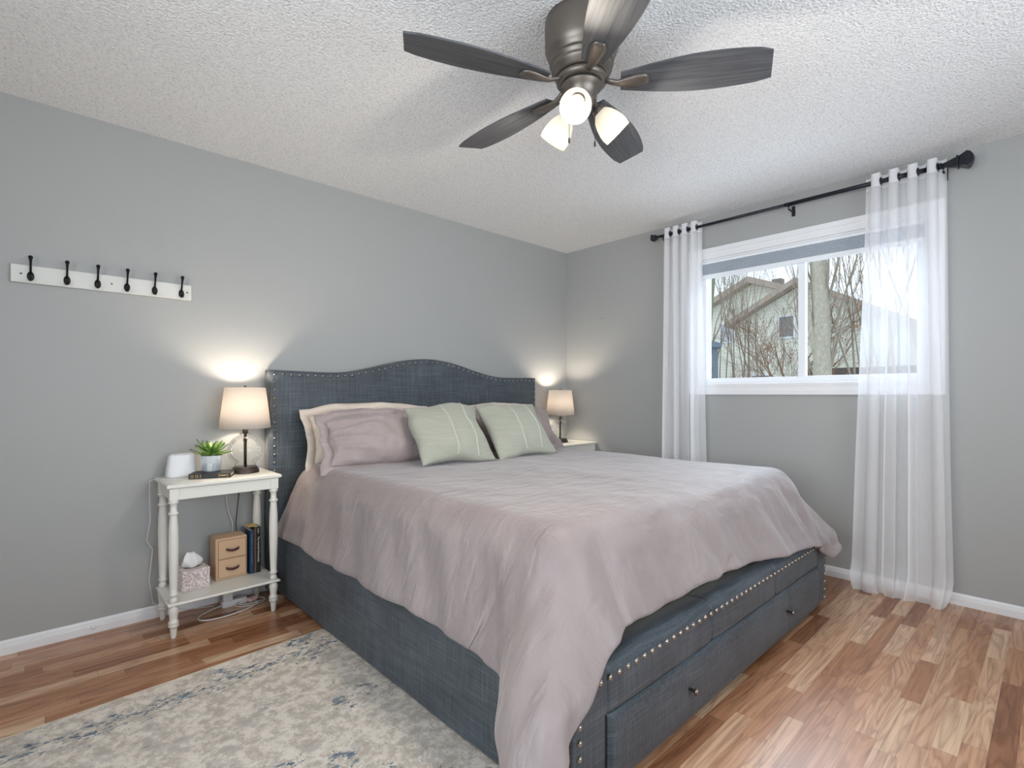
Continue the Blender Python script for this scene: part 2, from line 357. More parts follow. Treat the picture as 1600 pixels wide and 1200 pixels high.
# ------------------------------------------------------------------ room shell
XL, YN, HC = -4.7, -4.3, 2.44
struct('floor', MB().box((XL-.1, YN-.1, -.12), (.14, .1, 0)), 'laminate_floor')
struct('ceiling', MB().box((XL-.1, YN-.1, HC), (.14, .1, HC+.12)), 'ceiling_popcorn')
struct('wall_left', MB().box((XL-.1, 0, 0), (.14, .1, HC)), 'wall_paint')
WY0, WY1, WZ0, WZ1 = -2.635, -1.30, 1.205, 2.12   # opening of window 1
mb = MB()
mb.box((0, YN-.1, 0), (.14, 0, WZ0)).box((0, YN-.1, WZ1), (.14, 0, HC)).box((0, YN-.1, WZ0), (.14, WY0, WZ1)).box((0, WY1, WZ0), (.14, 0, WZ1))
struct('wall_right', mb, 'wall_paint')
mb = MB(); a0, a1, c0, c1 = -3.8, -1.0, .75, 2.1
mb.box((XL-.1, YN-.1, 0), (0, YN, c0)).box((XL-.1, YN-.1, c1), (0, YN, HC)).box((XL-.1, YN-.1, c0), (a0, YN, c1)).box((a1, YN-.1, c0), (0, YN, c1))
struct('wall_rear', mb, 'wall_paint')
mb = MB(); e0, e1 = -3.7, -1.7
mb.box((XL-.1, YN, 0), (XL, 0, .7)).box((XL-.1, YN, 2.1), (XL, 0, HC)).box((XL-.1, YN, .7), (XL, e0, 2.1)).box((XL-.1, e1, .7), (XL, 0, 2.1))
struct('wall_near', mb, 'wall_paint')
w3 = struct('added_window_side', MB().box((XL-.06, e0, .7), (XL-.02, e0+.05, 2.1)).box((XL-.06, e1-.05, .7), (XL-.02, e1, 2.1)).box((XL-.06, e0+.05, .7), (XL-.02, e1-.05, .75)).box((XL-.06, e0+.05, 2.05), (XL-.02, e1-.05, 2.1)), 'window_vinyl')  # unseen side window, frame and pane added to let in soft fill
struct('window_pane', MB().box((XL-.045, e0+.04, .74), (XL-.04, e1-.04, 2.06)), 'window_glass', 0, w3)
# unseen rear window added behind the camera to admit fill: plain frame and pane
w2 = struct('added_window_rear', MB().box((a0, YN-.06, c0), (a0+.05, YN-.02, c1)).box((a1-.05, YN-.06, c0), (a1, YN-.02, c1)).box((a0, YN-.06, c0), (a1, YN-.02, c0+.05)).box((a0, YN-.06, c1-.05), (a1, YN-.02, c1)), 'window_vinyl')
struct('window_pane', MB().box((a0, YN-.045, c0), (a1, YN-.04, c1)), 'window_glass', 0, w2)
# baseboards: moulded profile
prof = [(0, 0), (.014, 0), (.014, .034), (.012, .037), (.0125, .041), (.009, .045), (.0095, .049), (.006, .056), (.003, .0605), (0, .061)]
struct('baseboard_left', MB().prism([(-d, z) for d, z in prof], 0, XL, 0), 'trim_white')
struct('baseboard_right', MB().prism([(-d, z) for d, z in prof], 1, YN, -.0145), 'trim_white')
struct('baseboard_rear', MB().prism([(YN+d, z) for d, z in prof], 0, XL, -.015), 'trim_white')
struct('baseboard_near', MB().prism([(XL+d, z) for d, z in prof], 1, YN+.015, -.015), 'trim_white')
solo('cord_clip', MB().lathe([(.011, 0), (.011, .003), (.008, .004), (.0001, .0045)], (-3.42, -.0145, .03), 16, mtx=Matrix.Rotation(PI/2, 4, 'X')), 'trim_white',
     'small round white disc on the baseboard left of the nightstand', 'disc', (-3.42, -.0145, .03))
solo('wall_nail', MB().lathe([(.0015, 0), (.0015, .012), (.003, .013), (.0001, .014)], (0, -.41, 1.79), 8, mtx=Matrix.Rotation(-PI/2, 4, 'Y')), 'black_metal',
     'tiny nail left in the grey wall between corner and curtain', 'nail', (0, -.41, 1.79))

# ------------------------------------------------------------------ window 1
w1 = bpy.data.objects.new('window_1', None); COL.objects.link(w1); w1['kind'] = 'structure'
def fr(mb, y0, y1, z0, z1, t, x0, x1):
    return mb.box((x0, y0, z0), (x1, y0+t, z1)).box((x0, y1-t, z0), (x1, y1, z1)).box((x0, y0+t, z0), (x1, y1-t, z0+t)).box((x0, y0+t, z1-t), (x1, y1-t, z1))
cas = MB()  # casing on the room side, stepped moulding
cw = .08
for (o, i, d) in ((cw, .012, .014), (cw-.002, .045, .02), (.02, .0, .016)):
    y0, y1, z0, z1 = WY0-o, WY1+o, WZ0-o, WZ1+o; t = o-i
    fr(cas, y0, y1, z0, z1, t, -d, -.0002)
struct('window_casing', cas, 'trim_white', .002, w1)
struct('window_reveal', fr(MB(), WY0, WY1, WZ0, WZ1, .012, 0, .139), 'trim_white', 0, w1)
struct('window_frame', fr(MB(), WY0+.012, WY1-.012, WZ0+.012, WZ1-.012, .03, .03, .11), 'window_vinyl', .002, w1)
ym = -1.985
struct('window_sash', fr(MB(), WY0+.03, ym+.012, WZ0+.022, WZ1-.03, .022, .045, .07).box((.04, ym-.022, WZ0+.03), (.085, ym+.022, WZ1-.03)), 'window_vinyl', .003, w1)
struct('window_sash', fr(MB(), ym-.012, WY1-.03, WZ0+.022, WZ1-.03, .02, .072, .095), 'window_vinyl', .003, w1)
struct('window_pane', MB().box((.056, WY0+.05, WZ0+.04), (.059, ym-.02, WZ1-.05)), 'window_glass', 0, w1)
struct('window_pane', MB().box((.082, ym+.02, WZ0+.04), (.085, WY1-.045, WZ1-.05)), 'window_glass', 0, w1)
# pleated shade raised to the top of the window
m = mat('shade_cloth', (178, 186, 196), .8)
bl = thing('pleated_shade', 'pale grey pleated shade raised to the top of the window', 'window blind', (.016, (WY0+WY1)/2, WZ1-.02))
part('headrail', MB().box((.0, WY0+.014, WZ1-.032), (.032, WY1-.014, WZ1-.013)), 'window_vinyl', bl, .002)
mb = MB(); zt = WZ1-.032; k = 9; pr = [(.006 if i % 2 else .0, zt-i*.0045) for i in range(k*2)]
pts = [(x, z) for x, z in pr]+[(.032-(.006 if i % 2 else 0), zt-i*.0045) for i in reversed(range(k*2))]
mb.prism(pts, 1, WY0+.016, WY1-.016)
part('pleated_cloth', mb, 'shade_cloth', bl)
part('bottom_rail', MB().box((0, WY0+.016, zt-.0045*17-.03), (.03, WY1-.016, zt-.0045*17-.001)), 'window_vinyl', bl, .003)

# ------------------------------------------------------------------ outside
struct('ground', MB().box((.3, -30, -.9), (60, 40, -.8)), 'winter_lawn')
def roof_strip(mb, pts, x0, x1, th, mi=0):
    for (y0, z0), (y1, z1) in zip(pts[:-1], pts[1:]):
        mb.prism([(y0, z0), (y1, z1), (y1, z1-th), (y0, z0-th)], 0, x0, x1, mi)
    return mb
ho = thing('house', 'pale sided two-storey house with gabled roofs seen through the window', 'house', (16, 3, -.8))
peak = (3.9, 5.02); eL = (8.3, 2.95); eR = (-.5, 3.0)
part('wall', MB().prism([(8.0, -.8), (8.0, 3.0), (3.9, 4.95), (0, 3.2), (0, -.8)], 0, 14.0, 20), 'siding_cream', ho)
part('roof', roof_strip(MB(), [eL, peak, (2.2, 4.35), eR], 13.6, 20.3, .2), 'fascia_taupe', ho)
# nearer wing with its own gable
part('wing_wall', MB().prism([(4.0, -.8), (4.0, 3.35), (2.05, 4.35), (-.9, 2.85), (-.9, -.8)], 0, 12.9, 13.99), 'siding_cream', ho)
part('wing_roof', roof_strip(MB(), [(4.15, 3.42), (2.1, 4.52), (-1.2, 2.72)], 12.5, 13.95, .17), 'fascia_taupe', ho)
part('roof_vent', MB().box((14.6, 3.2, 4.6), (14.9, 3.5, 5.0)), 'roof_shingle', ho)
def house_window(y0, y1, z0, z1, x, glass, lab):
    f = part('window_frame', fr(MB(), y0, y1, z0, z1, .05, x-.05, x-.001), 'window_vinyl', ho)
    part('pane', MB().box((x-.03, y0+.04, z0+.04), (x-.02, y1-.04, z1-.04)), glass, f, label=lab)
house_window(4.45, 5.0, 2.9, 3.6, 14.0, 'outdoor_glass_pale', None)
house_window(4.05, 4.45, 2.9, 3.6, 14.0, 'outdoor_glass_grey', None)
house_window(2.2, 2.7, 2.8, 3.5, 12.9, 'outdoor_glass_grey', None)
house_window(2.9, 3.5, .9, 1.75, 12.9, 'outdoor_glass_grey', None)
sh = thing('shed', 'low pale shed with a dark flat roof edge beside the house', 'shed', (11, 0, -.8))
part('wall', MB().box((10.2, -3.0, -.8), (12.0, 1.0, 1.60)), 'shed_pale', sh)
part('roof', MB().box((10.0, -3.2, 1.60), (12.1, 1.15, 1.74)), 'fence_dark', sh)
fe = solo('fence', MB().box((9.9, 1.6, -.8), (9.95, 9, .95)).box((9.85, 1.6, .95), (10, 9, 1.0)), 'fence_dark', 'low dark fence in front of the neighbouring house', 'fence', (9.9, 5, -.8))
gz = thing('gazebo', 'blue-grey gazebo corner with post and brace outside the window', 'gazebo', (5.0, .83, -.8))
gz.rotation_euler = (0, 0, math.radians(32))
part('roof', MB().prism([(0, 2.73), (0, 2.79), (1.2, 3.2), (2.4, 2.79), (2.4, 2.73)], 0, -.1, 2.4), 'gazebo_slate', gz, local=True)
part('beam', MB().box((-.02, .05, 2.62), (.07, 2.35, 2.73)), 'gazebo_slate', gz, local=True)
part('post', MB().box((-.02, .05, 0), (.07, .14, 2.62)), 'gazebo_slate', gz, local=True)
part('brace', MB().tube([(.02, .14, 2.2), (.02, .55, 2.63)], .02, 4, smooth=False), 'gazebo_slate', gz, local=True)

def branch(mb, p, d, r, ln, depth, spread, up, leaves, segs=4, sides=4, rr=None):
    rr = rr or random
    pts = [p.copy()]; rs = [r]; q = p.copy(); dd = d.copy()
    for i in range(segs):
        dd = (dd+Vector((rr.gauss(0, .09), rr.gauss(0, .09), rr.gauss(0, .05)+up*.12))).normalized()
        q = q+dd*ln/segs; pts.append(q.copy()); rs.append(max(r*(1-.75*(i+1)/segs), .0022))
        if depth > 0 and i > 0:
            for _ in range(rr.choice((1, 2, 2))):
                a = dd.orthogonal().normalized(); a = Matrix.Rotation(rr.uniform(0, 2*PI), 4, dd) @ a
                nd = (dd+a*spread*rr.uniform(.6, 1.2)).normalized()
                branch(mb, q, nd, max(rs[-1]*.62, .0022), ln*rr.uniform(.45, .72), depth-1, spread, up, leaves, segs, 3, rr)
    mb.tube(pts, rs, sides, 0, False, False)
    if depth == 0 and leaves is not None and rr.random() < .25: leaves.append(pts[-1])
def tree(name, label, base_pt, trunk, trunk_mat, twig_mat, stems, leafy, group='bare trees outside the window', seed=1):
    rr = random.Random(seed); t = thing(name, label, 'tree', base_pt, group); tb = MB()
    for pts, rs in trunk: tb.tube(pts, rs, 12)
    if trunk: part('trunk', tb, trunk_mat, t)
    bb = MB(); lv = []
    for (p, d, r, ln, dep, spd, up) in stems: branch(bb, Vector(p), Vector(d).normalized(), r, ln, dep, spd, up, lv, rr=rr)
    part('branches', bb, twig_mat, t)
    if leafy:
        lb = MB()
        for p in lv:
            for _ in range(rr.randint(1, leafy)):
                c = p+Vector((rr.gauss(0, .04), rr.gauss(0, .04), rr.gauss(0, .04))); s = rr.uniform(.015, .03); a = Vector((rr.gauss(0, 1), rr.gauss(0, 1), rr.gauss(0, 1))).normalized(); b2 = a.orthogonal().normalized()
                lb.add([c-a*s, c+b2*s*.6, c+a*s, c-b2*s*.6], [(0, 1, 2, 3)])
        if lb.v: part('leaves', lb, 'dead_leaf', t)
    return t
G = -.8
tree('bare_tree', 'bare tree with thick pale grey trunk right of the window mullion', (5.2, -.62, G),
     [([(5.2, -.66, G), (5.2, -.66, 1), (5.2, -.65, 2.2), (5.25, -.58, 3.4), (5.3, -.55, 5.2)], [.16, .135, .125, .12, .1]),
      ([(5.2, -.64, 1.3), (5.15, -.55, 1.9), (5.1, -.47, 2.6), (5.1, -.43, 3.6)], [.05, .045, .04, .03])], 'bark_grey', 'twig_grey',
     [((5.2, -.66+random.uniform(-.1, .1), z), (random.uniform(-.15, .15), s*random.uniform(.22, .4), 1), .02, 1.9, 2, .4, 1.2) for z, s in ((1.1, 1), (1.2, -1), (1.4, -1), (1.5, 1), (1.8, -1), (2.1, 1), (2.4, -1), (2.6, -1), (2.7, 1))], 2, seed=3)
tree('bare_tree', 'bare greenish trunk rising beside the left curtain outside', (5.4, 1.4, G),
     [([(5.4, 1.42, G), (5.4, 1.38, 1.5), (5.4, 1.30, 2.4), (5.4, 1.22, 3.2), (5.4, 1.1, 5)], [.12, .11, .105, .09, .07])], 'bark_green', 'twig_grey',
     [((5.4, 1.3, 1.6), (0, -.3, 1), .018, 1.7, 2, .35, 1.3), ((5.4, 1.25, 1.4), (.1, -.4, 1), .016, 1.9, 2, .35, 1.3), ((5.4, 1.2, 2.0), (0, -.5, 1), .014, 1.4, 2, .35, 1.3)], 0, seed=5)
tree('bare_tree', 'clump of thin upright bare stems left of the dark house window', (7, 1.1, G), [], None, 'twig_grey',
     [((7, y, 1.0), (random.uniform(-.1, .1), random.uniform(-.14, .14), 1), .018, 2.3, 2, .28, 1.6) for y in (.95, 1.05, 1.2, 1.3, 1.45)], 1, seed=8)
tree('bare_bush', 'spreading leafless brown bush low in the left window pane', (6.0, .1, G),
     [([(6.0, .05, G), (6.0, .04, 1.0)], [.05, .035])], 'twig_brown', 'twig_brown',
     [((6.0, .04, .95), (random.uniform(-.4, .4), s, .75), .026, 1.15, 3, .62, .6) for s in (-.9, -.5, -.15, .2, .55, .95)], 2, seed=11)
tree('bare_tree', 'tall thin bare stems with dry leaves near the right curtain', (5.6, -1.3, G), [], None, 'twig_grey',
     [((5.6, y, .9), (random.uniform(-.1, .1), dy, 1), .02, 2.6, 2, .32, 1.5) for y, dy in ((-1.0, -.02), (-1.05, .1), (-1.15, -.12), (-1.3, -.2), (-1.5, 0), (-1.7, -.1), (-1.9, .1))], 2, seed=14)

tree('bare_tree', 'dense thin upright bare stems at the left edge of the glass', (6.2, 1.35, G), [], None, 'twig_grey',
     [((6.2, y, .9), (random.uniform(-.1, .1), random.uniform(-.1, .06), 1), .014, 2.7, 2, .22, 2.0) for y in (.85, .95, 1.05, 1.15, 1.3, 1.4, 1.55)], 1, seed=21)
tree('bare_tree', 'fine upright twigs rising around the thick grey trunk', (5.9, -.75, G), [], None, 'twig_grey',
     [((5.9, y, .9), (random.uniform(-.1, .1), random.uniform(-.12, .12), 1), .013, 2.6, 2, .25, 1.9) for y in (-.35, -.5, -1.0, -1.15, -1.3, -1.45)], 2, seed=25)
tree('bare_bush', 'low rust-leaved bush at the foot of the left window pane', (7.4, .7, G), [], None, 'twig_brown',
     [((7.4, y, .3), (0, s, 1), .018, 1.1, 3, .6, .5) for y, s in ((.3, .5), (.7, -.2), (1.0, .3), (1.4, -.3), (.5, -.6))], 4, seed=31)

# ------------------------------------------------------------------ curtain rod and curtains
RX, RZ = -.095, 2.347
rod = thing('curtain_rod', 'black curtain rod with faceted square finials above the window', 'curtain rod', (RX, -1.9, RZ))
part('rod', MB().tube([(RX, -1.03, RZ), (RX, -1.95, RZ)], .0100, 16).tube([(RX, -1.93, RZ), (RX, -2.70, RZ)], .0125, 16), 'rod_metal', rod)
def finial(y, s, sc=1.0):
    mtx = Matrix.Rotation(-s*PI/2, 4, 'X'); mb = MB()
    # axis points outward along s*Y ; square section via 4-sided lathe
    q = Matrix.Rotation(PI/4, 4, 'Z')
    mb.lathe([(.013, -.01), (.013, .0), (.016, .002), (.016, .006), (.011, .008), (.011, .018)], (RX, y, RZ), 16, mtx=mtx)
    mb.lathe([(.013, .016), (.015, .026), (.028, .062), (.036, .063), (.036, .069), (.029, .070), (.047, .100), (.041, .112), (.022, .122), (.001, .126)], (RX, y, RZ), 4, smooth=False, mtx=mtx @ q)
    mb.v = [tuple(Vector((RX, y, RZ))+(Vector(p)-Vector((RX, y, RZ)))*sc) for p in mb.v]
    return mb
part('finial', finial(-2.70, -1, 1.12), 'rod_metal', rod)
part('finial', finial(-1.04, 1, .72), 'rod_metal', rod)
def bracket(y):
    return MB().box((-.006, y-.01, RZ-.055), (-.0005, y+.01, RZ+.01)).tube([(-.004, y, RZ-.03), (RX+.0, y, RZ-.03)], .005, 8).tube([(RX+.012, y, RZ-.004), (RX+.010, y, RZ-.014), (RX, y, RZ-.02), (RX-.012, y, RZ-.012), (RX-.0125, y, RZ)], .004, 8)
for y in (-1.95, -1.055, -2.715): part('bracket', bracket(y), 'rod_metal', rod)

def curtain(label, y0, y1, yb0, yb1, n, amp, phase, puddle, seed, side):
    """sheer panel: y0..y1 at the top, yb0..yb1 at the floor"""
    A, B = 150, 70; P = np.zeros((B, A, 3)); s = np.linspace(0, 1, A)
    rr = np.random.default_rng(seed); ph2 = rr.uniform(0, 6, 4); jit = np.cumsum(rr.uniform(.85, 1.15, A)); jit = (jit-jit[0])/(jit[-1]-jit[0])
    sw = .5*s+.5*jit
    for i in range(B):
        v = i/(B-1); z = (RZ+.045)*(1-v)+.004*v
        e = v**1.3; a0 = y0+(yb0-y0)*e; a1 = y1+(yb1-y1)*e
        th = 2*PI*n*sw+phase
        w = .5+.5*math.cos(min(1, v*1.3)*PI)          # tight at top, irregular below
        am = amp*(1-.25*v)
        x = RX + am*np.sin(th)*(w+.0)+(1-w)*am*(.75*np.sin(th*.98+.5*np.sin(3*s+ph2[0]))+.42*np.sin(th*1.63+ph2[1]))
        y = a0+(a1-a0)*s+.008*np.sin(2*th+ph2[2])*(1+.6*v)+.012*(1-w)*np.sin(th*.7+ph2[3])
        x = x-.02*v
        if puddle and v > .94:
            k = (v-.94)/.06
            x = x*(1-.25*k)+RX*.25*k-math.sin(k*PI*.62)*(.045+.018*np.sin(th*.5+1)); y = y+.012*k*k*np.sin(th*.5)+k*k*(s-.5)*.06
            z_ = z*(1-.55*k)+.020*math.sin(k*PI)*(.6+.4*np.sin(th*.8)); z_ = np.maximum(z_, .004+.012*(.5+.5*np.sin(th*.7))*(1-k))
            P[i, :, 2] = z_
        else: P[i, :, 2] = z + (.004*np.cos(2*th) if v < .02 else 0)
        P[i, :, 0] = np.minimum(x, -.03); P[i, :, 1] = y
    t = thing('sheer_curtain', label, 'curtain', (RX, (y0+y1)/2, 0), 'white sheer curtains on the rod')
    c = part('curtain_panel', MB().grid(P), 'sheer_voile', t, fix=False)
    # grommets where the cloth crosses the rod
    th = 2*PI*n*sw+phase; cr_ = [k for k in range(A-1) if math.sin(th[k])*math.sin(th[k+1]) <= 0]
    for k in cr_:
        yk = P[1, k, 1]; tx = P[1, k+1, 0]-P[1, k-1 if k else 0, 0]; ty = P[1, k+1, 1]-P[1, k-1 if k else 0, 1]
        d = Vector((tx, ty, 0)).normalized(); nrm = Vector((-d.y, d.x, 0))
        q = nrm.to_track_quat('Z', 'Y').to_matrix().to_4x4(); ring = [Vector((RX, yk, RZ))+(q @ Vector((.019*math.cos(a), .019*math.sin(a), 0))) for a in np.linspace(0, 2*PI, 16, endpoint=False)]
        part('grommet', MB().tube(ring, .0042, 6, closed=True), 'rod_metal', t)
    return t
curtain('long sheer white curtain panel at the right end of the rod, pooling on the floor', -2.37, -2.72, -2.32, -2.76, 4.2, .034, 1.2, True, 4, 1)
curtain('gathered sheer white curtain panel at the left end of the rod, nearest the corner', -1.355, -1.07, -1.40, -1.055, 4.0, .030, .6, True, 9, -1)

# ------------------------------------------------------------------ rug
rx0, rx1, ry0, ry1 = -4.25, -2.60, -3.2, -.747
rc = Vector((-3.1, -.747, 0)); rr_ = Matrix.Translation(rc) @ Matrix.Rotation(math.radians(3.2), 4, 'Z') @ Matrix.Translation(-rc)
rg = thing('area_rug', 'cream area rug with distressed blue and grey pattern beside the bed', 'rug', tuple(rc)); rg.rotation_euler = (0, 0, math.radians(3.2))
A = MB(); gx = np.linspace(rx0, rx1, 60); gy = np.linspace(ry0, ry1, 90)
P = np.zeros((60, 90, 3)); P[..., 0] = gx[:, None]; P[..., 1] = gy[None, :]
for i in range(60):
    for j in range(90):
        e = min(i, 59-i, j, 89-j); P[i, j, 2] = .0105 - (.004 if e == 0 else 0) + .0007*noise.noise(Vector((gx[i]*6, gy[j]*6, 0)))
A.grid(P); A.box((rx0, ry0, .0005), (rx1, ry1, .006)); part('pile', A, 'rug_pile', rg, fix=False)
part('binding', MB().tube([(rx0, ry0, .004), (rx0, ry1, .004), (rx1, ry1, .004)], .004, 6), 'page_paper', rg)

# ------------------------------------------------------------------ bed
BX0, BX1, BYF = -2.618, -.528, -2.28
HX0, HX1 = -2.655, -.515
bed = thing('bed', 'king-size bed upholstered in slate grey linen with nailhead trim and drawer', 'bed', (-1.575, -1.15, 0))
xc = (HX0+HX1)/2
def hb_top(x):
    u = (x-xc)/((HX1-HX0)/2); a = abs(u)
    if a > .68: return 1.262+.006*((a-.68)/.32)
    return 1.262+.115*(.5+.5*math.cos(PI*a/.68))**1.0
def rounded_panel(xs, zbot, ztopf, y0, y1, r, nz=26):
    """upholstered slab between y0 (front) and y1 (back) with rounded front edge"""
    pts = []
    mb = MB(); prof = [(y1, 0), (y0+r, 0)]+[(y0+r-r*math.sin(a), r-r*math.cos(a)) for a in np.linspace(.25, PI/2, 5)]
    # rings: outline inset by d at depth y
    def ring(d, y):
        out = [(xs[0]+d, z) for z in np.linspace(zbot, ztopf(xs[0]+d)-d, nz)]
        out += [(x, ztopf(x)-d) for x in np.linspace(xs[0]+d, xs[-1]-d, 64)[1:-1]]
        out += [(xs[-1]-d, z) for z in np.linspace(ztopf(xs[-1]-d)-d, zbot, nz)]
        return [(x, y, z) for x, z in out]
    rings = [ring(d, y) for y, d in prof]
    P = np.array(rings); mb.grid(P)
    n = P.shape[1]; o = (len(rings)-1)*n
    # front face as strips between left/right... fan by columns
    mb.f.append(tuple(range(o, o+n))); mb.m.append(0); mb.sm.append(False)
    mb.f.append(tuple(reversed(range(0, n)))); mb.m.append(0); mb.sm.append(False)
    return mb
hb = part('headboard', rounded_panel([HX0, HX1], .02, hb_top, -.105, -.02, .016), 'upholstery', bed)
# nails
nails = []   # (position, normal axis, parent)
def nail_mb(p, nrm, r=.0090):
    q = Vector(nrm).to_track_quat('Z', 'Y').to_matrix().to_4x4()
    return MB().lathe([(r, 0), (r*.94, r*.28), (r*.7, r*.52), (r*.35, r*.66), (1e-5, r*.7)], p, 10, mtx=q, cap=False)
# along the headboard top, evenly in arc length
def along(fn, t0, t1, step):
    out = []; t = t0; last = Vector(fn(t0)); out.append(last); T = np.linspace(t0, t1, 900)
    for t in T:
        p = Vector(fn(t))
        if (p-last).length >= step: out.append(p); last = p
    return out
ins = .024
for p in along(lambda x: (x, -.1052, hb_top(x)-ins), HX0+ins, HX1-ins, .0455): nails.append((p, (0, -1, 0), 'h'))
for xx in (HX0+ins, HX1-ins):
    z = hb_top(xx)-ins-.0455
    while z > .42: nails.append((Vector((xx, -.1052, z)), (0, -1, 0), 'h')); z -= .0455
# side rails, foot panel and drawer
def pad(mb, a, b, r=.03):
    return mb.box(a, b)
def bevel_part(name, mb, matn, parent, w, seg=4):
    o = part(name, mb, matn, parent); bv = o.modifiers.new('bevel', 'BEVEL'); bv.width = w; bv.segments = seg; bv.limit_method = 'ANGLE'
    for p in o.data.polygons: p.use_smooth = True
    wn = o.modifiers.new('wn', 'WEIGHTED_NORMAL'); wn.keep_sharp = False
    return o
FT = .385
def side_rail(x0, x1):
    # padded rail, softly puckered along its length
    nY = 80; prof = []
    xin, xout = (x1, x0) if x0 < -1.5 else (x0, x1); sgn = -1 if x0 < -1.5 else 1
    R = .045; prof = [(xin, .02), (xin, FT-.012), (xin+sgn*.006, FT-.004), (xout-sgn*R, FT)]
    for a in np.linspace(.25, PI/2, 6): prof.append((xout-sgn*R+sgn*R*math.sin(a), FT-R+R*math.cos(a)))
    prof += [(xout, z) for z in np.linspace(FT-R, .02, 8)[1:]]
    P = np.zeros((nY, len(prof), 3))
    for i, yv in enumerate(np.linspace(-.106, BYF+.03, nY)):
        for j, (x, z) in enumerate(prof):
            k = 0 if j < 2 else .004*noise.noise(Vector((yv*4, z*9, x0)))+.002*noise.noise(Vector((yv*14, z*3, 5)))
            P[i, j] = (x+sgn*k, yv, z-abs(k)*.3)
    mb = MB().grid(P); n = len(prof); mb.f.append(tuple(range(n))); mb.m.append(0); mb.sm.append(False)
    mb.f.append(tuple(reversed(range((nY-1)*n, nY*n)))); mb.m.append(0); mb.sm.append(False); return mb
part('side_rail', side_rail(BX0, BX0+.075), 'upholstery', bed)
part('side_rail', side_rail(BX1-.075, BX1), 'upholstery', bed)
# foot panel: corner posts + top rail over the drawer
def foot_rail():
    xs = sorted(list(np.linspace(BX0, BX1, 140))+[s+d for s in (-2.47, -1.85, -1.24, -.66) for d in (-.012, -.004, 0, .004, .012)])
    R = .04; prof = [(BYF+.10, .25), (BYF+.10, FT-.006), (BYF+R, FT)]+[(BYF+R-R*math.sin(a), FT-R+R*math.cos(a)) for a in np.linspace(.25, PI/2, 6)]+[(BYF, z) for z in np.linspace(FT-R, .246, 8)[1:]]+[(BYF+.004, .243)]
    P = np.zeros((len(xs), len(prof), 3))
    for i, x in enumerate(xs):
        dm = min(abs(x-s) for s in (-2.47, -1.85, -1.24, -.66)); cr_ = -.006*math.exp(-(dm/.004)**2)+.0035*min(1, dm/.06)
        for j, (y, z) in enumerate(prof):
            k = cr_+.002*noise.noise(Vector((x*7, z*20, 1))) if j >= 2 else 0
            if j >= 4: P[i, j] = (x, y-k, z)
            else: P[i, j] = (x, y, z+k)
    mb = MB().grid(P); n = len(prof)
    for o_, rev in ((0, 0), ((len(xs)-1)*n, 1)):
        q = list(range(o_, o_+n)); mb.f.append(tuple(reversed(q) if rev else q)); mb.m.append(0); mb.sm.append(False)
    return mb
fp = part('footboard', foot_rail(), 'upholstery', bed)
bevel_part('corner_post', MB().box((BX0, BYF+.001, .035), (-2.478, BYF+.09, .246)), 'upholstery', bed, .006)
bevel_part('corner_post', MB().box((-.655, BYF+.001, .035), (BX1, BYF+.09, .246)), 'upholstery', bed, .006)
def drawer_mb():
    xs = np.linspace(-2.466, -.663, 90); R = .014; z0, z1 = .03, .238
    prof = [(BYF+.07, z1), (BYF+R, z1)]+[(BYF+R-R*math.sin(a), z1-R+R*math.cos(a)) for a in np.linspace(.3, PI/2, 4)]+[(BYF, z) for z in np.linspace(z1-R, z0, 14)[1:]]+[(BYF+.07, z0)]
    P = np.zeros((len(xs), len(prof), 3))
    for i, x in enumerate(xs):
        for j, (y, z) in enumerate(prof):
            d = min(math.hypot((x-kx)*1.0, (z-.135)) for kx in (-2.015, -1.107)); puff = .012*(1-abs((z-.134)/.104)**3)*(1-math.exp(-(d/.03)**2)*.8) if 2 <= j < len(prof)-1 else 0
            sx = min(abs(x+2.015), abs(x+1.107)); puff -= .002*math.exp(-(sx/.006)**2) if 2 <= j < len(prof)-1 else 0
            ee = min(1, (x-xs[0])/.02, (xs[-1]-x)/.02)
            P[i, j] = (x, y-puff*ee+.004*(1-ee), z)
    mb = MB().grid(P); n = len(prof)
    for o_, rev in ((0, 0), ((len(xs)-1)*n, 1)):
        q = list(range(o_, o_+n)); mb.f.append(tuple(reversed(q) if rev else q)); mb.m.append(0); mb.sm.append(False)
    return mb
dr = part('drawer', drawer_mb(), 'upholstery', bed)
for kx in (-2.015, -1.107):
    part('knob', MB().lathe([(.005, 0), (.005, .018), (.009, .021), (.0125, .026), (.012, .031), (.007, .035), (1e-4, .036)], (kx, BYF-.001, .135), 16, mtx=Matrix.Rotation(PI/2, 4, 'X')), 'knob_metal', dr)
for lx in (BX0+.04, BX1-.10):
    for ly in (BYF+.03, -.2): part('leg', MB().box((lx, ly, .0118 if (lx < -2 and ly < -2) else 0.0), (lx+.05, ly+.05, .04)), 'black_rubber', bed)
part('slat_base', MB().box((BX0+.08, BYF+.11, .22), (BX1-.08, -.11, .26)), 'fence_dark', bed)
x = BX0+.03
for p in along(lambda x: (x, BYF-.0035, .343), BX0+.025, BX1-.025, .0415): nails.append((p, (0, -1, 0), 'f'))
for xx in (BX0+.025, BX1-.025):
    z = .30
    while z > .05: nails.append((Vector((xx, BYF-.001, z)), (0, -1, 0), 'f')); z -= .0415
z = .343
while z > .05: nails.append((Vector((BX1+.0005, BYF+.03, z)), (1, 0, 0), 'f')); z -= .0415
camp = Vector(cam.location); nails.sort(key=lambda q: (q[0]-camp).length)
rest = {'h': MB(), 'f': MB()}; cnt = 0
for p, nr, w in nails:
    if cnt < 100:
        part('nailhead', nail_mb(p, nr), 'nail_dark' if w == 'h' else 'nail_pewter', hb if w == 'h' else fp)
        cnt += 1
    else:
        q = nail_mb(p, nr); rest[w].add(q.v, q.f, 0, True)
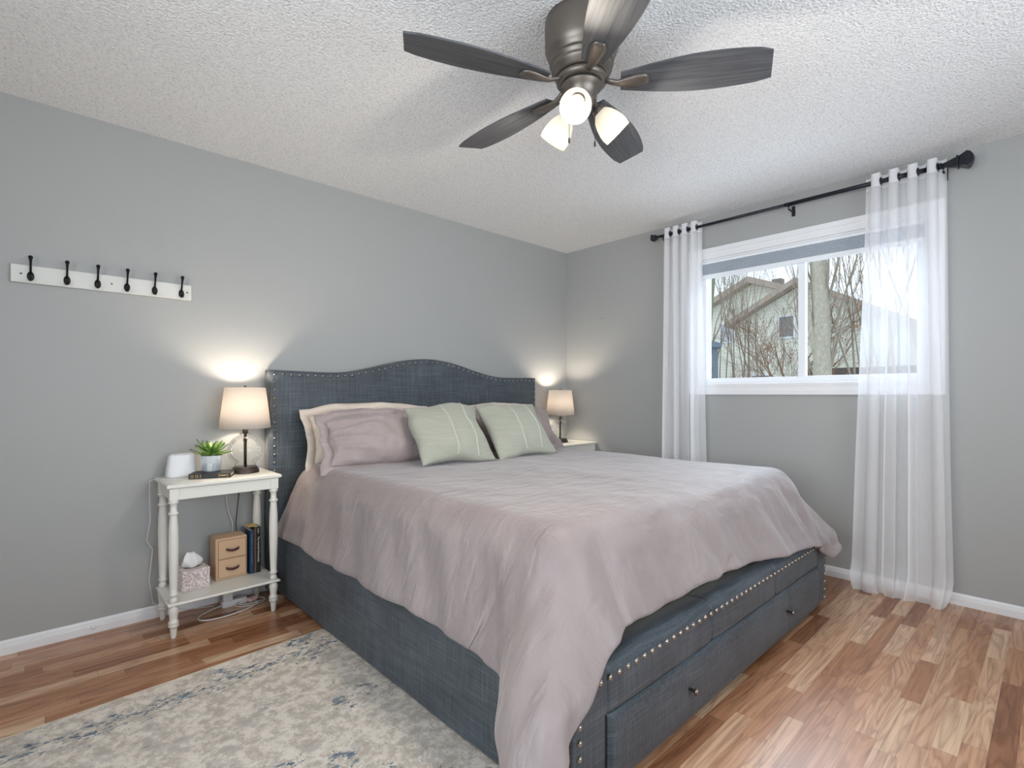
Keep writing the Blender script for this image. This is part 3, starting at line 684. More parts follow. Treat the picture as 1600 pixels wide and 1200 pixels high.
for w, mb in rest.items():
    if mb.v: o = part('nailhead_row', mb, 'nail_dark' if w == 'h' else 'nail_pewter', hb if w == 'h' else fp); o['kind'] = 'stuff'
# mattress
MX0, MX1, MYF, MT = -2.53, -.615, -2.165, .685
ma = MB().box((MX0, MYF, .262), (MX1, -.12, MT)); mo = solo('mattress', ma, 'mattress_cloth', 'off-white mattress mostly hidden beneath the mauve duvet on the bed', 'mattress', ((MX0+MX1)/2, -1.1, .262))
bv = mo.modifiers.new('bevel', 'BEVEL'); bv.width = .115; bv.segments = 8; bv.limit_method = 'NONE'
for p in mo.data.polygons: p.use_smooth = True

# ------------------------------------------------------------------ duvet: small cloth simulation in numpy
def sd_rbox(P, lo, hi, r):
    c = (lo+hi)/2; h = (hi-lo)/2-r; q = P-c; a = np.abs(q)-h; m0 = np.maximum(a, 0)
    l = np.linalg.norm(m0, axis=-1); ins = np.minimum(a.max(-1), 0); d = l+ins-r
    g = np.where((l > 1e-9)[..., None], m0/np.maximum(l, 1e-9)[..., None], 0)
    inside = l <= 1e-9; k = a.argmax(-1); gi = np.zeros_like(P); np.put_along_axis(gi, k[..., None], 1.0, -1)
    g = np.where(inside[..., None], gi, g)*np.sign(q); return d, g
def drape(x0, x1, y0, y1, step, boxes, iters=260, seed=3, excess=.02, P0=None, g=.004, inner=8):
    nx = int(round((x1-x0)/step))+1; ny = int(round((y1-y0)/step))+1
    rs = np.random.default_rng(seed)
    def smooth_noise(sc):
        q = rs.standard_normal((nx, ny))
        for _ in range(sc):
            q = np.pad(q, 1, mode='edge'); q = (q[1:-1, 1:-1]*1+q[2:, 1:-1]+q[:-2, 1:-1]+q[1:-1, 2:]+q[1:-1, :-2])/5
        return q/q.std()
    if P0 is None:
        P = np.zeros((nx, ny, 3)); P[..., 0] = np.linspace(x0, x1, nx)[:, None]; P[..., 1] = np.linspace(y0, y1, ny)[None, :]; P[..., 2] = MT+.04
    else:
        a_, b_ = P0.shape[:2]; u = np.linspace(0, a_-1, nx); v = np.linspace(0, b_-1, ny); iu = np.minimum(u.astype(int), a_-2); iv = np.minimum(v.astype(int), b_-2)
        fu = (u-iu)[:, None, None]; fv = (v-iv)[None, :, None]
        P = (P0[iu][:, iv]*(1-fu)*(1-fv)+P0[iu+1][:, iv]*fu*(1-fv)+P0[iu][:, iv+1]*(1-fu)*fv+P0[iu+1][:, iv+1]*fu*fv)
    P[..., 2] += .15*step*smooth_noise(3)
    hx = (x1-x0)/(nx-1); hy = (y1-y0)/(ny-1); hd = math.hypot(hx, hy)
    ex = 1+excess*np.clip(smooth_noise(max(2, int(.1/step)**2)), -1., 1.8)+excess*.4
    sl = slice; cons = []
    for par in (0, 1):
        def pair(n): # matching even/odd slices
            m_ = (n-par)//2; return sl(par, par+2*m_, 2), sl(par+1, par+1+2*m_, 2)
        ax, bx_ = pair(nx); ay, by_ = pair(ny)
        cons.append((ax, sl(None), bx_, sl(None), hx, 1.0)); cons.append((sl(None), ay, sl(None), by_, hy, 1.0))
        cons.append((ax, sl(0, ny-1), bx_, sl(1, ny), hd, .3)); cons.append((ax, sl(1, ny), bx_, sl(0, ny-1), hd, .3))
    Vv = np.zeros_like(P); bend = .10
    RXY = np.zeros((nx, ny, 2)); RXY[..., 0] = np.linspace(x0, x1, nx)[:, None]; RXY[..., 1] = np.linspace(y0, y1, ny)[None, :]
    din = np.minimum(np.minimum(RXY[..., 0]-MX0, MX1-RXY[..., 0]), RXY[..., 1]-MYF)     # held by friction well inside the mattress edge
    hold = (np.clip((din-.06)/.15, 0, 1)*.5)[..., None]
    for it in range(iters):
        Q = P+Vv; Q[..., 2] -= g
        for _ in range(inner):
            for a0_, a1_, b0_, b1_, l0, st in cons:
                a = Q[a0_, a1_]; b = Q[b0_, b1_]; e = ex[a0_, a1_][..., None]; d = b-a
                ln = np.linalg.norm(d, axis=-1, keepdims=True); df_ = d*((1-l0*e/np.maximum(ln, 1e-6))*.5*st)
                a += df_; b -= df_
            # bending: pull towards the neighbours' mean
            Q[1:-1] += bend*((Q[:-2]+Q[2:])/2-Q[1:-1]); Q[:, 1:-1] += bend*((Q[:, :-2]+Q[:, 2:])/2-Q[:, 1:-1])
            for lo, hi, r in boxes:
                dd, gr = sd_rbox(Q, lo, hi, r); Q += gr*np.maximum(-dd, 0)[..., None]
            dd = np.full(Q.shape[:2], 9.)
        for lo, hi, r in boxes:
            dd, gr = sd_rbox(Q, lo, hi, r); tch = (dd < .003)[..., None]
            mv = Q-P; tang = mv-gr*(mv*gr).sum(-1, keepdims=True); Q -= np.where(tch, tang*.35, 0)
        Q[..., :2] += (RXY-Q[..., :2])*hold; Q[..., 2] = np.maximum(Q[..., 2], .03)
        Vv = (Q-P)*.94; vm = np.linalg.norm(Vv, axis=-1, keepdims=True); Vv *= np.minimum(1, .02/np.maximum(vm, 1e-9)); P = Q
    return P
th = .020
boxes = [(np.array([MX0-th, MYF-th, .0]), np.array([MX1+th, .2, MT+th]), .12),
         (np.array([BX0-th-.004, BYF-th-.006, -.3]), np.array([BX1+th+.004, .2, FT+th]), .045),
         (np.array([-3.2, -.105, 0.]), np.array([0., .3, 1.5]), .01)]
DX0, DX1, DY0, DY1 = MX0-.32, MX1+.36, MYF-.295, -.20
DP = drape(DX0, DX1, DY0, DY1, .086, boxes, 160, 3, .0, None, .002, 12)
DP = drape(DX0, DX1, DY0, DY1, .043, boxes, 140, 4, .010, DP, .001, 12)
DP = drape(DX0, DX1, DY0, DY1, .0215, boxes, 150, 5, .016, DP, .0005, 10)
# the foot hem is cut higher between the hanging corner and the middle of the bed
_n = DP.shape[1]
for i in range(DP.shape[0]):
    xr_ = DX0+(DX1-DX0)*i/(DP.shape[0]-1)
    def ss_(a, b, t): t = min(1, max(0, (t-a)/(b-a))); return t*t*(3-2*t)
    dl = .072*ss_(-2.78, -2.50, xr_)*(1-ss_(-1.9, -.75, xr_)); L_ = DY1-DY0
    tt_ = np.linspace(dl/L_*(_n-1), _n-1, _n); i0 = np.minimum(tt_.astype(int), _n-2); f_ = (tt_-i0)[:, None]
    DP[i] = DP[i][i0]*(1-f_)+DP[i][i0+1]*f_
# loft: the quilt is puffier on top, and carries low soft billows
nx, ny, _ = DP.shape
for i in range(nx):
    for j in range(ny):
        x, y, z = DP[i, j]
        top = min(1, max(0, (z-(MT-.05))/.06))
        lo_ = 1-top
        if y < MYF+.02 and z < MT-.03: DP[i, j, 1] -= lo_*(.012+.020*noise.noise(Vector((x*8+z*4, z*1.3, 4)))+.007*noise.noise(Vector((x*22+z*5, z*2, 7))))
        if x < MX0-.0 and z < MT-.03: DP[i, j, 0] -= lo_*(.008+.024*noise.noise(Vector((y*6.5-z*5, z*1.2, 1)))+.008*noise.noise(Vector((y*18-z*9, z*2, 2))))
        if x > MX1 and z < MT-.03:
            k = max(0, min(1, (-1.6-y)/.6)); DP[i, j, 0] += lo_*(.006+.010*noise.noise(Vector((y*8, z*2, 9))))+k*.085*min(1, (MT-z)/.3); DP[i, j, 2] += max(0, .34-z)*.75
        if x > MX1 and y > -.42: DP[i, j, 0] = min(DP[i, j, 0], -.535)
        cx_ = max(0, min(1, (MYF+.12-y)/.12))*max(0, min(1, (MX0+.42-x)/.40))*max(0, min(1, (.60-z)/.36))
        DP[i, j, 0] -= cx_*.17; DP[i, j, 1] -= cx_*.03
        DP[i, j, 2] += top*(.020+.010*noise.noise(Vector((x*2.2, y*2.2, 0)))+.004*noise.noise(Vector((x*9, y*6, 2))))
dv = MB().grid(DP)
duv = solo('duvet', dv, 'duvet_cotton', 'wrinkled mauve-grey duvet draped over the bed', 'duvet', (-1.57, -1.2, .7))
sm = duv.modifiers.new('solid', 'SOLIDIFY'); sm.thickness = .014; sm.offset = 0
ss = duv.modifiers.new('sub', 'SUBSURF'); ss.levels = 1; ss.render_levels = 1

# ------------------------------------------------------------------ pillows
def pillow(name, label, cat, w, h, t, center, yaw, lean, roll, matn, flange=0, seed=1, group=None, ribs=None, sag=0, wr=.006, uneven=0, soft=.018, droop=.03):
    """w wide, h tall, t thick; local X = width, local Z = height, local -Y = front"""
    n = 44; mb = MB(); U = np.linspace(-1, 1, n)
    F = np.zeros((n, n, 3)); Bk = np.zeros((n, n, 3))
    for i, u in enumerate(U):
        for j, v_ in enumerate(U):
            e = (max(0, 1-abs(u)**2.4))**.68*(max(0, 1-abs(v_)**2.4))**.62
            x = w/2*u*(1-.07*(1-abs(v_)**2)**1*abs(u)**3); z = h/2*v_*(1-.07*(1-abs(u)**2)*abs(v_)**3)
            wrk = wr*noise.noise(Vector((x*7+seed, z*9, seed*3.1)))+wr*.5*noise.noise(Vector((x*20, z*16+seed, seed)))
            wrk += wr*.9*abs(noise.noise(Vector((x*5+z*9, seed*2., 0))))*max(abs(u), abs(v_))
            tt = t/2*e*(1-.35*v_*uneven)
            dx_ = soft*(noise.noise(Vector((u*1.3, v_*1.3, seed*1.7)))); dz_ = soft*noise.noise(Vector((u*1.5, v_*1.4, seed*2.9)))-droop*abs(u)**3*max(0, v_+.3)
            x += dx_; z += dz_
            fold = 0
            for q in range(5):
                ang = .35+.5*noise.noise(Vector((q*3.3, seed, 0))); off = (u+.8)*math.sin(ang)+v_*math.cos(ang)-(-.8+q*.38)
                fold += math.exp(-(off/.07)**2)*math.exp(-((u+.75)/.55)**2)
            wrk += fold*wr*.9
            F[i, j] = (x, -tt-wrk*min(1, e*3), z); Bk[i, j] = (x, tt+wrk*min(1, e*3), z)
    R = Matrix.Translation(Vector(center)) @ Matrix.Rotation(yaw, 4, 'Z') @ Matrix.Rotation(lean, 4, 'X') @ Matrix.Rotation(roll, 4, 'Y')
    def tf(A): return np.array([[tuple(R @ Vector(A[i, j])) for j in range(A.shape[1])] for i in range(A.shape[0])])
    o = thing(name, label, cat, center, group)
    mb.grid(tf(F)); mb.grid(tf(Bk)[:, ::-1])
    bod = part('pillow_body', mb, matn, o)
    wl = bod.modifiers.new('weld', 'WELD'); wl.merge_threshold = .0008
    if flange:
        fb = MB(); ring0 = []; ring1 = []
        per = [(U[i], -1) for i in range(n)]+[(1, U[j]) for j in range(1, n)]+[(U[i], 1) for i in range(n-2, -1, -1)]+[(-1, U[j]) for j in range(n-2, 0, -1)]
        for k, (u, v_) in enumerate(per):
            x = w/2*u*(1-.07*(1-abs(v_)**2)*abs(u)**3); z = h/2*v_*(1-.07*(1-abs(u)**2)*abs(v_)**3)
            ox = flange*(u if abs(u) == 1 else 0); oz = flange*(v_ if abs(v_) == 1 else 0)
            x += soft*(noise.noise(Vector((u*1.3, v_*1.3, seed*1.7)))); z += soft*noise.noise(Vector((u*1.5, v_*1.4, seed*2.9)))-droop*abs(u)**3*max(0, v_+.3)
            wv_ = .022*noise.noise(Vector((x*9, z*9, seed)))
            ring0.append((x*.985, 0, z*.985)); ring1.append((x+ox, wv_, z+oz))
        mid = [tuple((Vector(a)+Vector(b))/2+Vector((0, .004*math.sin(k*.9), 0))) for k, (a, b) in enumerate(zip(ring0, ring1))]
        P = np.array([[tuple(R @ Vector(p)) for p in r_] for r_ in (ring0, mid, ring1)])
        fb.grid(P, wrap=True); fo = part('flange', fb, matn, o, fix=False)
        so = fo.modifiers.new('s', 'SOLIDIFY'); so.thickness = .005; so.offset = 0
    if ribs:
        for ru in ribs:
            pts = []
            i = int(round((ru+1)/2*(n-1)))
            for j in range(2, n-2): pts.append(R @ (Vector(F[i, j])+Vector((0, -.0015, 0))))
            part('piping', MB().tube(pts, .0045, 6), 'sage_piping', o)
    return o
D = math.radians
# sleeping pillows at the back, shams in front, two sage cushions
pillow('bed_pillow', 'cream pillow propped behind the left mauve sham on the bed', 'pillow', .74, .32, .17, (-2.10, -.225, .885), D(-3), D(-16), D(0), 'cream_cotton', .045, 2, 'cream pillows at the headboard')
pillow('bed_pillow', 'cream pillow barely showing behind the right mauve sham', 'pillow', .74, .32, .17, (-1.02, -.225, .885), D(2), D(-16), D(0), 'cream_cotton', .03, 5, 'cream pillows at the headboard')
pillow('pillow_sham', 'mauve flanged pillow sham at the left side of the bed', 'pillow', .70, .32, .19, (-2.12, -.435, .875), D(-5), D(-30), D(1), 'sham_cotton', .045, 7, 'mauve pillow shams', wr=.014, soft=.035, droop=.04)
pillow('pillow_sham', 'mauve pillow sham at the right side of the bed next to the far lamp', 'pillow', .70, .32, .19, (-1.02, -.435, .875), D(3), D(-30), D(0), 'sham_cotton', .04, 12, 'mauve pillow shams', wr=.014, soft=.035, droop=.04)
pillow('throw_cushion', 'square sage green cushion with two piped seams, left of the pair', 'cushion', .50, .42, .16, (-1.835, -.67, .905), D(-6), D(-38), D(0), 'sage_fabric', 0, 20, 'sage cushions on the bed', ribs=(-.05, .5), wr=.007, soft=.030, droop=.02)
pillow('throw_cushion', 'square sage green cushion with two piped seams, right of the pair', 'cushion', .50, .42, .16, (-1.30, -.68, .905), D(-4), D(-38), D(0), 'sage_fabric', 0, 27, 'sage cushions on the bed', ribs=(-.05, .5), wr=.007, soft=.030, droop=.02)

# ------------------------------------------------------------------ nightstand
def nightstand(loc, label):
    t = thing('nightstand', label, 'nightstand', loc, 'white nightstands beside the bed')
    w, d, h = .252, .165, .713     # half width, half depth of the top
    def mould(hw, hd, z0, z1, c):
        mb = MB(); vs = []
        for (e, z) in ((-.012, z0), (0, z0+.006), (0, z1-.004), (-c, z1)): vs.append([( s*(hw+e), q*(hd+e), z) for s, q in ((-1, -1), (1, -1), (1, 1), (-1, 1))])
        P = np.array(vs); mb.grid(P, smooth=False, wrap=True); mb.f.append((3, 2, 1, 0)); mb.m.append(0); mb.sm.append(False); mb.f.append((12, 13, 14, 15)); mb.m.append(0); mb.sm.append(False); return mb
    part('tabletop', mould(w, d, .693, h, .004), 'nightstand_paint', t, local=True)
    lx, ly = .221, .134
    ap = MB()
    ap.box((-lx+.018, -ly-.012, .640), (lx-.018, -ly+.004, .693)).box((-lx+.018, ly-.004, .640), (lx-.018, ly+.012, .693))
    ap.box((-lx-.012, -ly+.018, .640), (-lx+.004, ly-.018, .693)).box((lx-.004, -ly+.018, .640), (lx+.012, ly-.018, .693))
    part('apron', ap, 'nightstand_paint', t, local=True)
    part('shelf', mould(.247, .160, .150, .165, .003), 'nightstand_paint', t, local=True)
    up = [(.016, .165), (.016, .180), (.013, .184), (.0135, .196), (.018, .199), (.018, .206), (.014, .210), (.0155, .24), (.019, .36), (.020, .44), (.0185, .51), (.0145, .565), (.0145, .57), (.020, .574), (.020, .582), (.0145, .586), (.013, .605), (.0145, .622), (.020, .626), (.020, .634), (.016, .638), (.016, .640)]
    lo = [(.010, 0), (.011, .006), (.0145, .045), (.015, .050), (.020, .054), (.021, .062), (.0175, .067), (.021, .071), (.020, .079), (.015, .083), (.0165, .10), (.020, .125), (.020, .138), (.015, .147), (.015, .150)]
    for sx in (-1, 1):
        for sy in (-1, 1):
            c = (sx*lx, sy*ly, 0)
            mb = MB().lathe([(r*1.05, z) for r, z in up], c, 20).lathe([(r*1.05, z) for r, z in lo], c, 20).box((c[0]-.0185, c[1]-.0185, .640), (c[0]+.0185, c[1]+.0185, .6935))
            part('leg', mb, 'nightstand_paint', t, local=True)
    return t
NX, NY = -2.933, -.195
nightstand((NX, NY, 0), 'small white nightstand with turned legs and lower shelf left of bed')
nightstand((-.258, NY, 0), 'small white nightstand mostly hidden behind the bed by the corner')
# ------------------------------------------------------------------ table lamps
def table_lamp(loc, label, power=11):
    t = thing('table_lamp', label, 'lamp', loc, 'glass globe table lamps')
    part('base', MB().lathe([(.068, 0), (.068, .004), (.066, .018), (.062, .020), (.060, .020), (.060, .028), (.056, .031), (.0001, .031)], (0, 0, 0), 40), 'lamp_bronze', t, local=True)
    part('stem', MB().lathe([(.0075, .03), (.0075, .165), (.010, .168), (.010, .176), (.0075, .179), (.0075, .205), (.014, .207), (.014, .24), (.006, .241)], (0, 0, 0), 16), 'lamp_bronze', t, local=True)
    # globe
    pr = [(.052*1.0, .032)]; R = .086; cz = .118
    for a in np.linspace(PI*.80, PI*.09, 26): pr.append((R*math.sin(a), cz+R*math.cos(a)))
    pr += [(.03, .2085), (.012, .2075)]
    part('glass_globe', MB().lathe(pr, (0, 0, 0), 48, cap=False), 'globe_glass', t, local=True)
    sh_ = MB(); z0, z1, r0, r1 = .237, .452, .125, .099
    sh_.lathe([(r0, z0), (r1, z1)], (0, 0, 0), 64, cap=False)
    so = part('lamp_shade', sh_, 'linen_shade', t, local=True, fix=False); s = so.modifiers.new('s', 'SOLIDIFY'); s.thickness = .0012
    sp_ = MB(); 
    for a in (0, 2*PI/3, 4*PI/3): sp_.tube([(0, 0, .440), (.098*math.cos(a), .098*math.sin(a), .444)], .0015, 5)
    sp_.tube([(0, 0, .24), (.035, 0, .30), (.035, 0, .39), (0, 0, .44)], .0015, 5).tube([(0, 0, .24), (-.035, 0, .30), (-.035, 0, .39), (0, 0, .44)], .0015, 5)
    part('harp', sp_, 'lamp_bronze', t, local=True)
    part('finial', MB().lathe([(.004, .444), (.004, .452), (.007, .455), (.006, .461), (.0001, .464)], (0, 0, 0), 12), 'lamp_bronze', t, local=True)
    part('bulb', MB().lathe([(.012, .241), (.013, .262), (.024, .285), (.029, .305), (.026, .325), (.014, .338), (.0001, .342)], (0, 0, 0), 20), 'bulb_glow', t, local=True)
    l = bpy.data.lights.new('lamp_light', 'POINT'); l.energy = power; l.color = (1, .86, .70); l.shadow_soft_size = .032
    lo = bpy.data.objects.new('lamp_light', l); COL.objects.link(lo); lo.parent = t; lo.location = (0, 0, .375)
    return t
table_lamp((-2.800, -.16, .7135), 'glass globe lamp with cream drum shade on the left nightstand')
table_lamp((-.268, -.16, .7135), 'glass globe lamp with cream drum shade right of the bed by the corner')

# ------------------------------------------------------------------ things on the left nightstand
TZ = .7135
# white tapered sound machine
ap = thing('sound_machine', 'small white rounded trapezoid device on the left end of the nightstand', 'sound machine', (-3.075, -.09, TZ))
def squircle(hx, hy, n=40, p=3.2):
    return [(hx*math.copysign(abs(math.cos(a))**(2/p), math.cos(a)), hy*math.copysign(abs(math.sin(a))**(2/p), math.sin(a))) for a in np.linspace(0, 2*PI, n, endpoint=False)]
def stack(levels, c, yaw):
    P = []
    for hx, hy, z in levels:
        P.append([(c[0]+x*math.cos(yaw)-y*math.sin(yaw), c[1]+x*math.sin(yaw)+y*math.cos(yaw), c[2]+z) for x, y in squircle(hx, hy)])
    mb = MB().grid(np.array(P), wrap=True); n = 40
    mb.f.append(tuple(reversed(range(n)))); mb.m.append(0); mb.sm.append(False); mb.f.append(tuple((len(P)-1)*n+k for k in range(n))); mb.m.append(0); mb.sm.append(False); return mb
part('body', stack([(.062, .036, 0), (.067, .040, .004), (.0675, .040, .012), (.0655, .038, .04), (.060, .034, .08), (.056, .031, .105), (.053, .029, .112)], (-3.080, -.09, TZ), D(4)), 'white_plastic', ap)
part('speaker_top', stack([(.049, .026, .1121), (.047, .024, .116), (.043, .019, .118)], (-3.080, -.09, TZ), D(4)), 'grey_perforated', ap)
# flat book under the pot
bk = thing('book', 'dark closed book lying flat under the potted succulent', 'book', (-2.96, -.17, TZ))
bm = Matrix.Translation((-2.963, -.197, TZ)) @ Matrix.Rotation(D(-24), 4, 'Z')
def bx(mb, a, b, M_, mi=0): return mb.box(a, b, mi, M_)
part('pages', bx(MB(), (-.088, -.055, .004), (.088, .060, .0195), bm), 'page_paper', bk)
part('cover', bx(bx(bx(MB(), (-.092, -.062, .0005), (.092, .064, .0035), bm), (-.092, -.062, .020), (.092, .064, .0225), bm), (-.092, -.065, .0005), (.092, -.060, .0225), bm), 'book_dark', bk)
gm = MB()
for u in (-.082, -.074, -.062, -.054, -.042, .04, .078): bx(gm, (u, -.0656, .003), (u+.0022, -.0652, .020), bm)
bx(gm, (.046, -.0656, .009), (.074, -.0652, .015), bm)
part('gilt_lines', gm, 'gilt', bk)
# potted succulent on the book
px, py, pz = -2.962, -.17, TZ+.0235
pp = thing('potted_succulent', 'green spiky succulent in a pale faceted grey pot on the book', 'plant', (px, py, pz))
part('pot', MB().lathe([(.034, 0), (.040, .006), (.048, .035), (.0505, .060), (.049, .082), (.0465, .082), (.046, .070)], (px, py, pz), 14, smooth=False, cap=True), 'pot_ceramic', pp)
part('soil', MB().lathe([(.0455, .0705), (.0001, .073)], (px, py, pz), 20, cap=False), 'soil', pp)
lb = MB(); rr = random.Random(4)
for ring, (nl, el, ln) in enumerate(((11, 18, .088), (10, 36, .090), (9, 54, .088), (6, 74, .078))):
    for k in range(nl):
        a = 2*PI*(k+.5*(ring % 2))/nl+rr.uniform(-.15, .15); e = D(el+rr.uniform(-6, 6)); l_ = ln*rr.uniform(.9, 1.1)
        dh = Vector((math.cos(a), math.sin(a), 0)); sd = Vector((-math.sin(a), math.cos(a), 0)); rows = []
        for s_ in np.linspace(0, 1, 9):
            r_ = l_*s_*math.cos(e*(1-.15*s_)); z_ = l_*s_*math.sin(e*(1+.12*s_)); wd = .0105*math.sin(PI*min(1, .22+.78*s_))**.8*(1 if s_ < .98 else .2)+.0006
            c = Vector((px, py, pz+.076))+dh*(.006+r_)+Vector((0, 0, z_))
            n_ = (Vector((0, 0, 1))*math.cos(e)-dh*math.sin(e)); rows.append([c-sd*wd+n_*.004, c-n_*.004*(1-s_), c+sd*wd+n_*.004, c+n_*.0015])
        lb.grid(np.array([[tuple(q) for q in r_] for r_ in rows]), wrap=True)
part('leaves', lb, 'plant_leaf', pp)
# ------------------------------------------------------------------ shelf things
SZ = .1655
tb_c = (-3.045, -.155)
tis = thing('tissue_box', 'cube tissue box in pink floral print with a tissue pulled up on the shelf', 'tissue box', (tb_c[0], tb_c[1], SZ))
tm = Matrix.Translation((tb_c[0], tb_c[1], SZ)) @ Matrix.Rotation(D(6), 4, 'Z')
part('box', MB().box((-.062, -.062, 0), (.062, .062, .098), 0, tm), 'tissue_print', tis, .003)
part('slot', MB().lathe([(.036, .0984), (.0001, .0986)], (0, 0, 0), 24, mtx=tm @ Matrix.Diagonal(Vector((1.05, .7, 1, 1))), cap=False), 'soil', tis)
P = []
for i, s_ in enumerate(np.linspace(0, 1, 12)):
    row = []
    for k in range(28):
        a = 2*PI*k/28; rad = (.020+.026*math.sin(PI*s_**.8))*(1-.35*s_)*(1+.22*math.sin(3*a+s_*4)+.14*math.sin(7*a+2)); z_ = .094+.075*s_*(1+.10*math.sin(2*a+1))
        row.append(tuple(tm @ Vector((rad*math.cos(a)-.008*s_, rad*math.sin(a)*.6, z_))))
    P.append(row)
mb = MB().grid(np.array(P), wrap=True); mb.f.append(tuple(11*28+k for k in range(28))); mb.m.append(0); mb.sm.append(True)
part('tissue', mb, 'tissue_paper', tis)
# kraft drawer box
dx0, dx1, dy0, dy1, dz = -2.942, -2.792, -.165, -.045, .215
db = thing('drawer_box', 'small tan cardboard box with two drawers and leather pulls on the shelf', 'storage box', ((dx0+dx1)/2, dy0/2+dy1/2, SZ))
part('body', MB().box((dx0, dy0, SZ), (dx1, dy1, SZ+dz)), 'kraft_board', db, .006)
for k in range(2):
    z0 = SZ+.012+k*.098; o = part('drawer', MB().box((dx0+.013, dy0-.0035, z0), (dx1-.008, dy0+.003, z0+.092)), 'kraft_board', db, .001)
    part('drawer_gap', fr(MB(), 0, 1, 0, 1, .1, 0, 0) if False else MB().box((dx0+.011, dy0-.0006, z0-.002), (dx1-.006, dy0+.001, z0+.094)), 'kraft_line', db)
    xm = (dx0+dx1)/2+.003; zz = z0+.047; pts = [(xm-.032+.064*s_, dy0-.005-.012*math.sin(PI*s_), zz-.006*math.sin(PI*s_)) for s_ in np.linspace(0, 1, 9)]
    hm = MB(); P = np.array([[(x_, y_-.002, z_-.0065), (x_, y_-.002, z_+.0065), (x_, y_, z_+.0065), (x_, y_, z_-.0065)] for x_, y_, z_ in pts]); hm.grid(P, wrap=True)
    h_ = part('handle', hm, 'leather_brown', o)
    part('rivet', MB().ball((xm-.029, dy0-.009, zz), .0026, 8, 5).ball((xm+.029, dy0-.009, zz), .0026, 8, 5), 'nail_pewter', o)
# standing books
def book(x0, x1, y0, y1, h, cover, label, name='book'):
    t = thing(name, label, 'book', ((x0+x1)/2, (y0+y1)/2, SZ), 'upright books on the nightstand shelf')
    part('pages', MB().box((x0+.002, y0+.004, SZ+.003), (x1-.002, y1-.003, SZ+h-.004)), 'page_paper', t)
    part('cover', MB().box((x0, y0, SZ), (x0+.002, y1, SZ+h)).box((x1-.002, y0, SZ), (x1, y1, SZ+h)).box((x0, y0, SZ), (x1, y0+.003, SZ+h)), cover, t)
    return t
def spine_text(t, s, size, xm, ym, zm, matn):
    mtx = Matrix.Translation((xm, ym, zm)) @ Matrix.Rotation(PI/2, 4, 'Z').to_4x4()
    # text baseline runs down the spine, facing -Y
    R_ = Matrix(((0, 1, 0, 0), (0, 0, -1, 0), (-1, 0, 0, 0), (0, 0, 0, 1)))
    b_ = base(t); o = text_mesh('spine_lettering', s, size, Matrix.Translation(Vector((xm, ym, zm))-b_) @ R_, matn, t); return o
b0 = book(-2.790, -2.782, -.10, -.045, .235, 'book_lilac', 'thin lilac book standing behind the blue one on the shelf')
b1 = book(-2.781, -2.757, -.165, -.045, .232, 'book_blue', 'blue paperback standing beside the tan drawer box')
spine_text(b1, 'THE  HISTORY  OF', .010, -2.769, -.1655, .34, 'ink_blue'); spine_text(b1, 'THE  NORTHERN', .010, -2.769, -.1655, .255, 'ink_blue')
b2 = book(-2.756, -2.725, -.165, -.085, .245, 'book_black', 'thick black book with white spine lettering, rightmost on the shelf')
part('spine_band', MB().box((-2.7562, -.1655, SZ+.001), (-2.7475, -.1652, SZ+.243)), 'book_brown', b2)
spine_text(b2, 'The Austrian Economists', .0135, -2.735, -.1655, .29, 'ink_white')
spine_text(b2, 'Smith', .012, -2.736, -.1655, .39, 'ink_white')
solo('paper_scrap', MB().box((-2.778, -.14, SZ+.2455), (-2.735, -.07, SZ+.249), 0), 'bookmark_yellow', 'yellow paper scrap lying on top of the standing books', 'paper', (-2.76, -.1, SZ+.2455))
# cords and power strip
def loop(cx, cy, rx, ry, a0, a1, n=30, z=.004, rot=0):
    return [(cx+rx*math.cos(a)*math.cos(rot)-ry*math.sin(a)*math.sin(rot), cy+rx*math.cos(a)*math.sin(rot)+ry*math.sin(a)*math.cos(rot), z) for a in np.linspace(a0, a1, n)]
pst = thing('power_strip', 'white power strip with a plug on the floor under the nightstand', 'power strip', (-2.88, -.10, 0))
part('strip_body', MB().box((-2.90, -.125, .0005), (-2.78, -.080, .034)), 'white_plastic', pst, .004)
part('plug', MB().box((-2.895, -.122, .034), (-2.850, -.083, .085)), 'white_plastic', pst, .003)
solo('extension_cord', MB().tube(loop(-2.88, -.165, .15, .075, .9, 5.9, 44, .0045, .25)+[(-2.745, -.12, .006), (-2.78, -.11, .012)], .0038, 8), 'cord_white', 'white extension cord looped on the floor under the nightstand', 'cord', (-2.9, -.2, 0))
solo('charging_cable', MB().tube(loop(-2.775, -.155, .075, .055, 0, 6.0, 30, .0135)+loop(-2.77, -.150, .062, .04, 0, 5.5, 26, .0165), .0022, 6), 'cord_white', 'thin white charging cable coiled beside the power strip', 'cable', (-2.77, -.15, 0))
solo('charger_plug', MB().box((-.03, -.014, 0), (.022, .016, .018), 0, Matrix.Translation((-2.760, -.155, .020)) @ Matrix.Rotation(.5, 4, 'Z')), 'pink_plastic', 'small pale pink charger lying on the coiled cable', 'charger', (-2.76, -.155, .02), bevel=.003)
solo('lamp_cord', MB().tube([(-2.795, -.02, .69), (-2.79, -.018, .60), (-2.80, -.02, .50), (-2.808, -.02, .42), (-2.80, -.02, .25), (-2.79, -.03, .15), (-2.80, -.075, .06)], .0022, 6), 'black_rubber', 'thin black lamp cord hanging behind the left nightstand', 'cord', (-2.8, -.02, .4))
solo('white_cord', MB().tube([(-2.86, -.02, .69), (-2.86, -.018, .60), (-2.85, -.02, .50), (-2.825, -.02, .42), (-2.835, -.02, .25), (-2.86, -.03, .15), (-2.865, -.075, .092)], .0022, 6), 'cord_white', 'thin white cord hanging behind the books under the nightstand top', 'cord', (-2.86, -.02, .4))
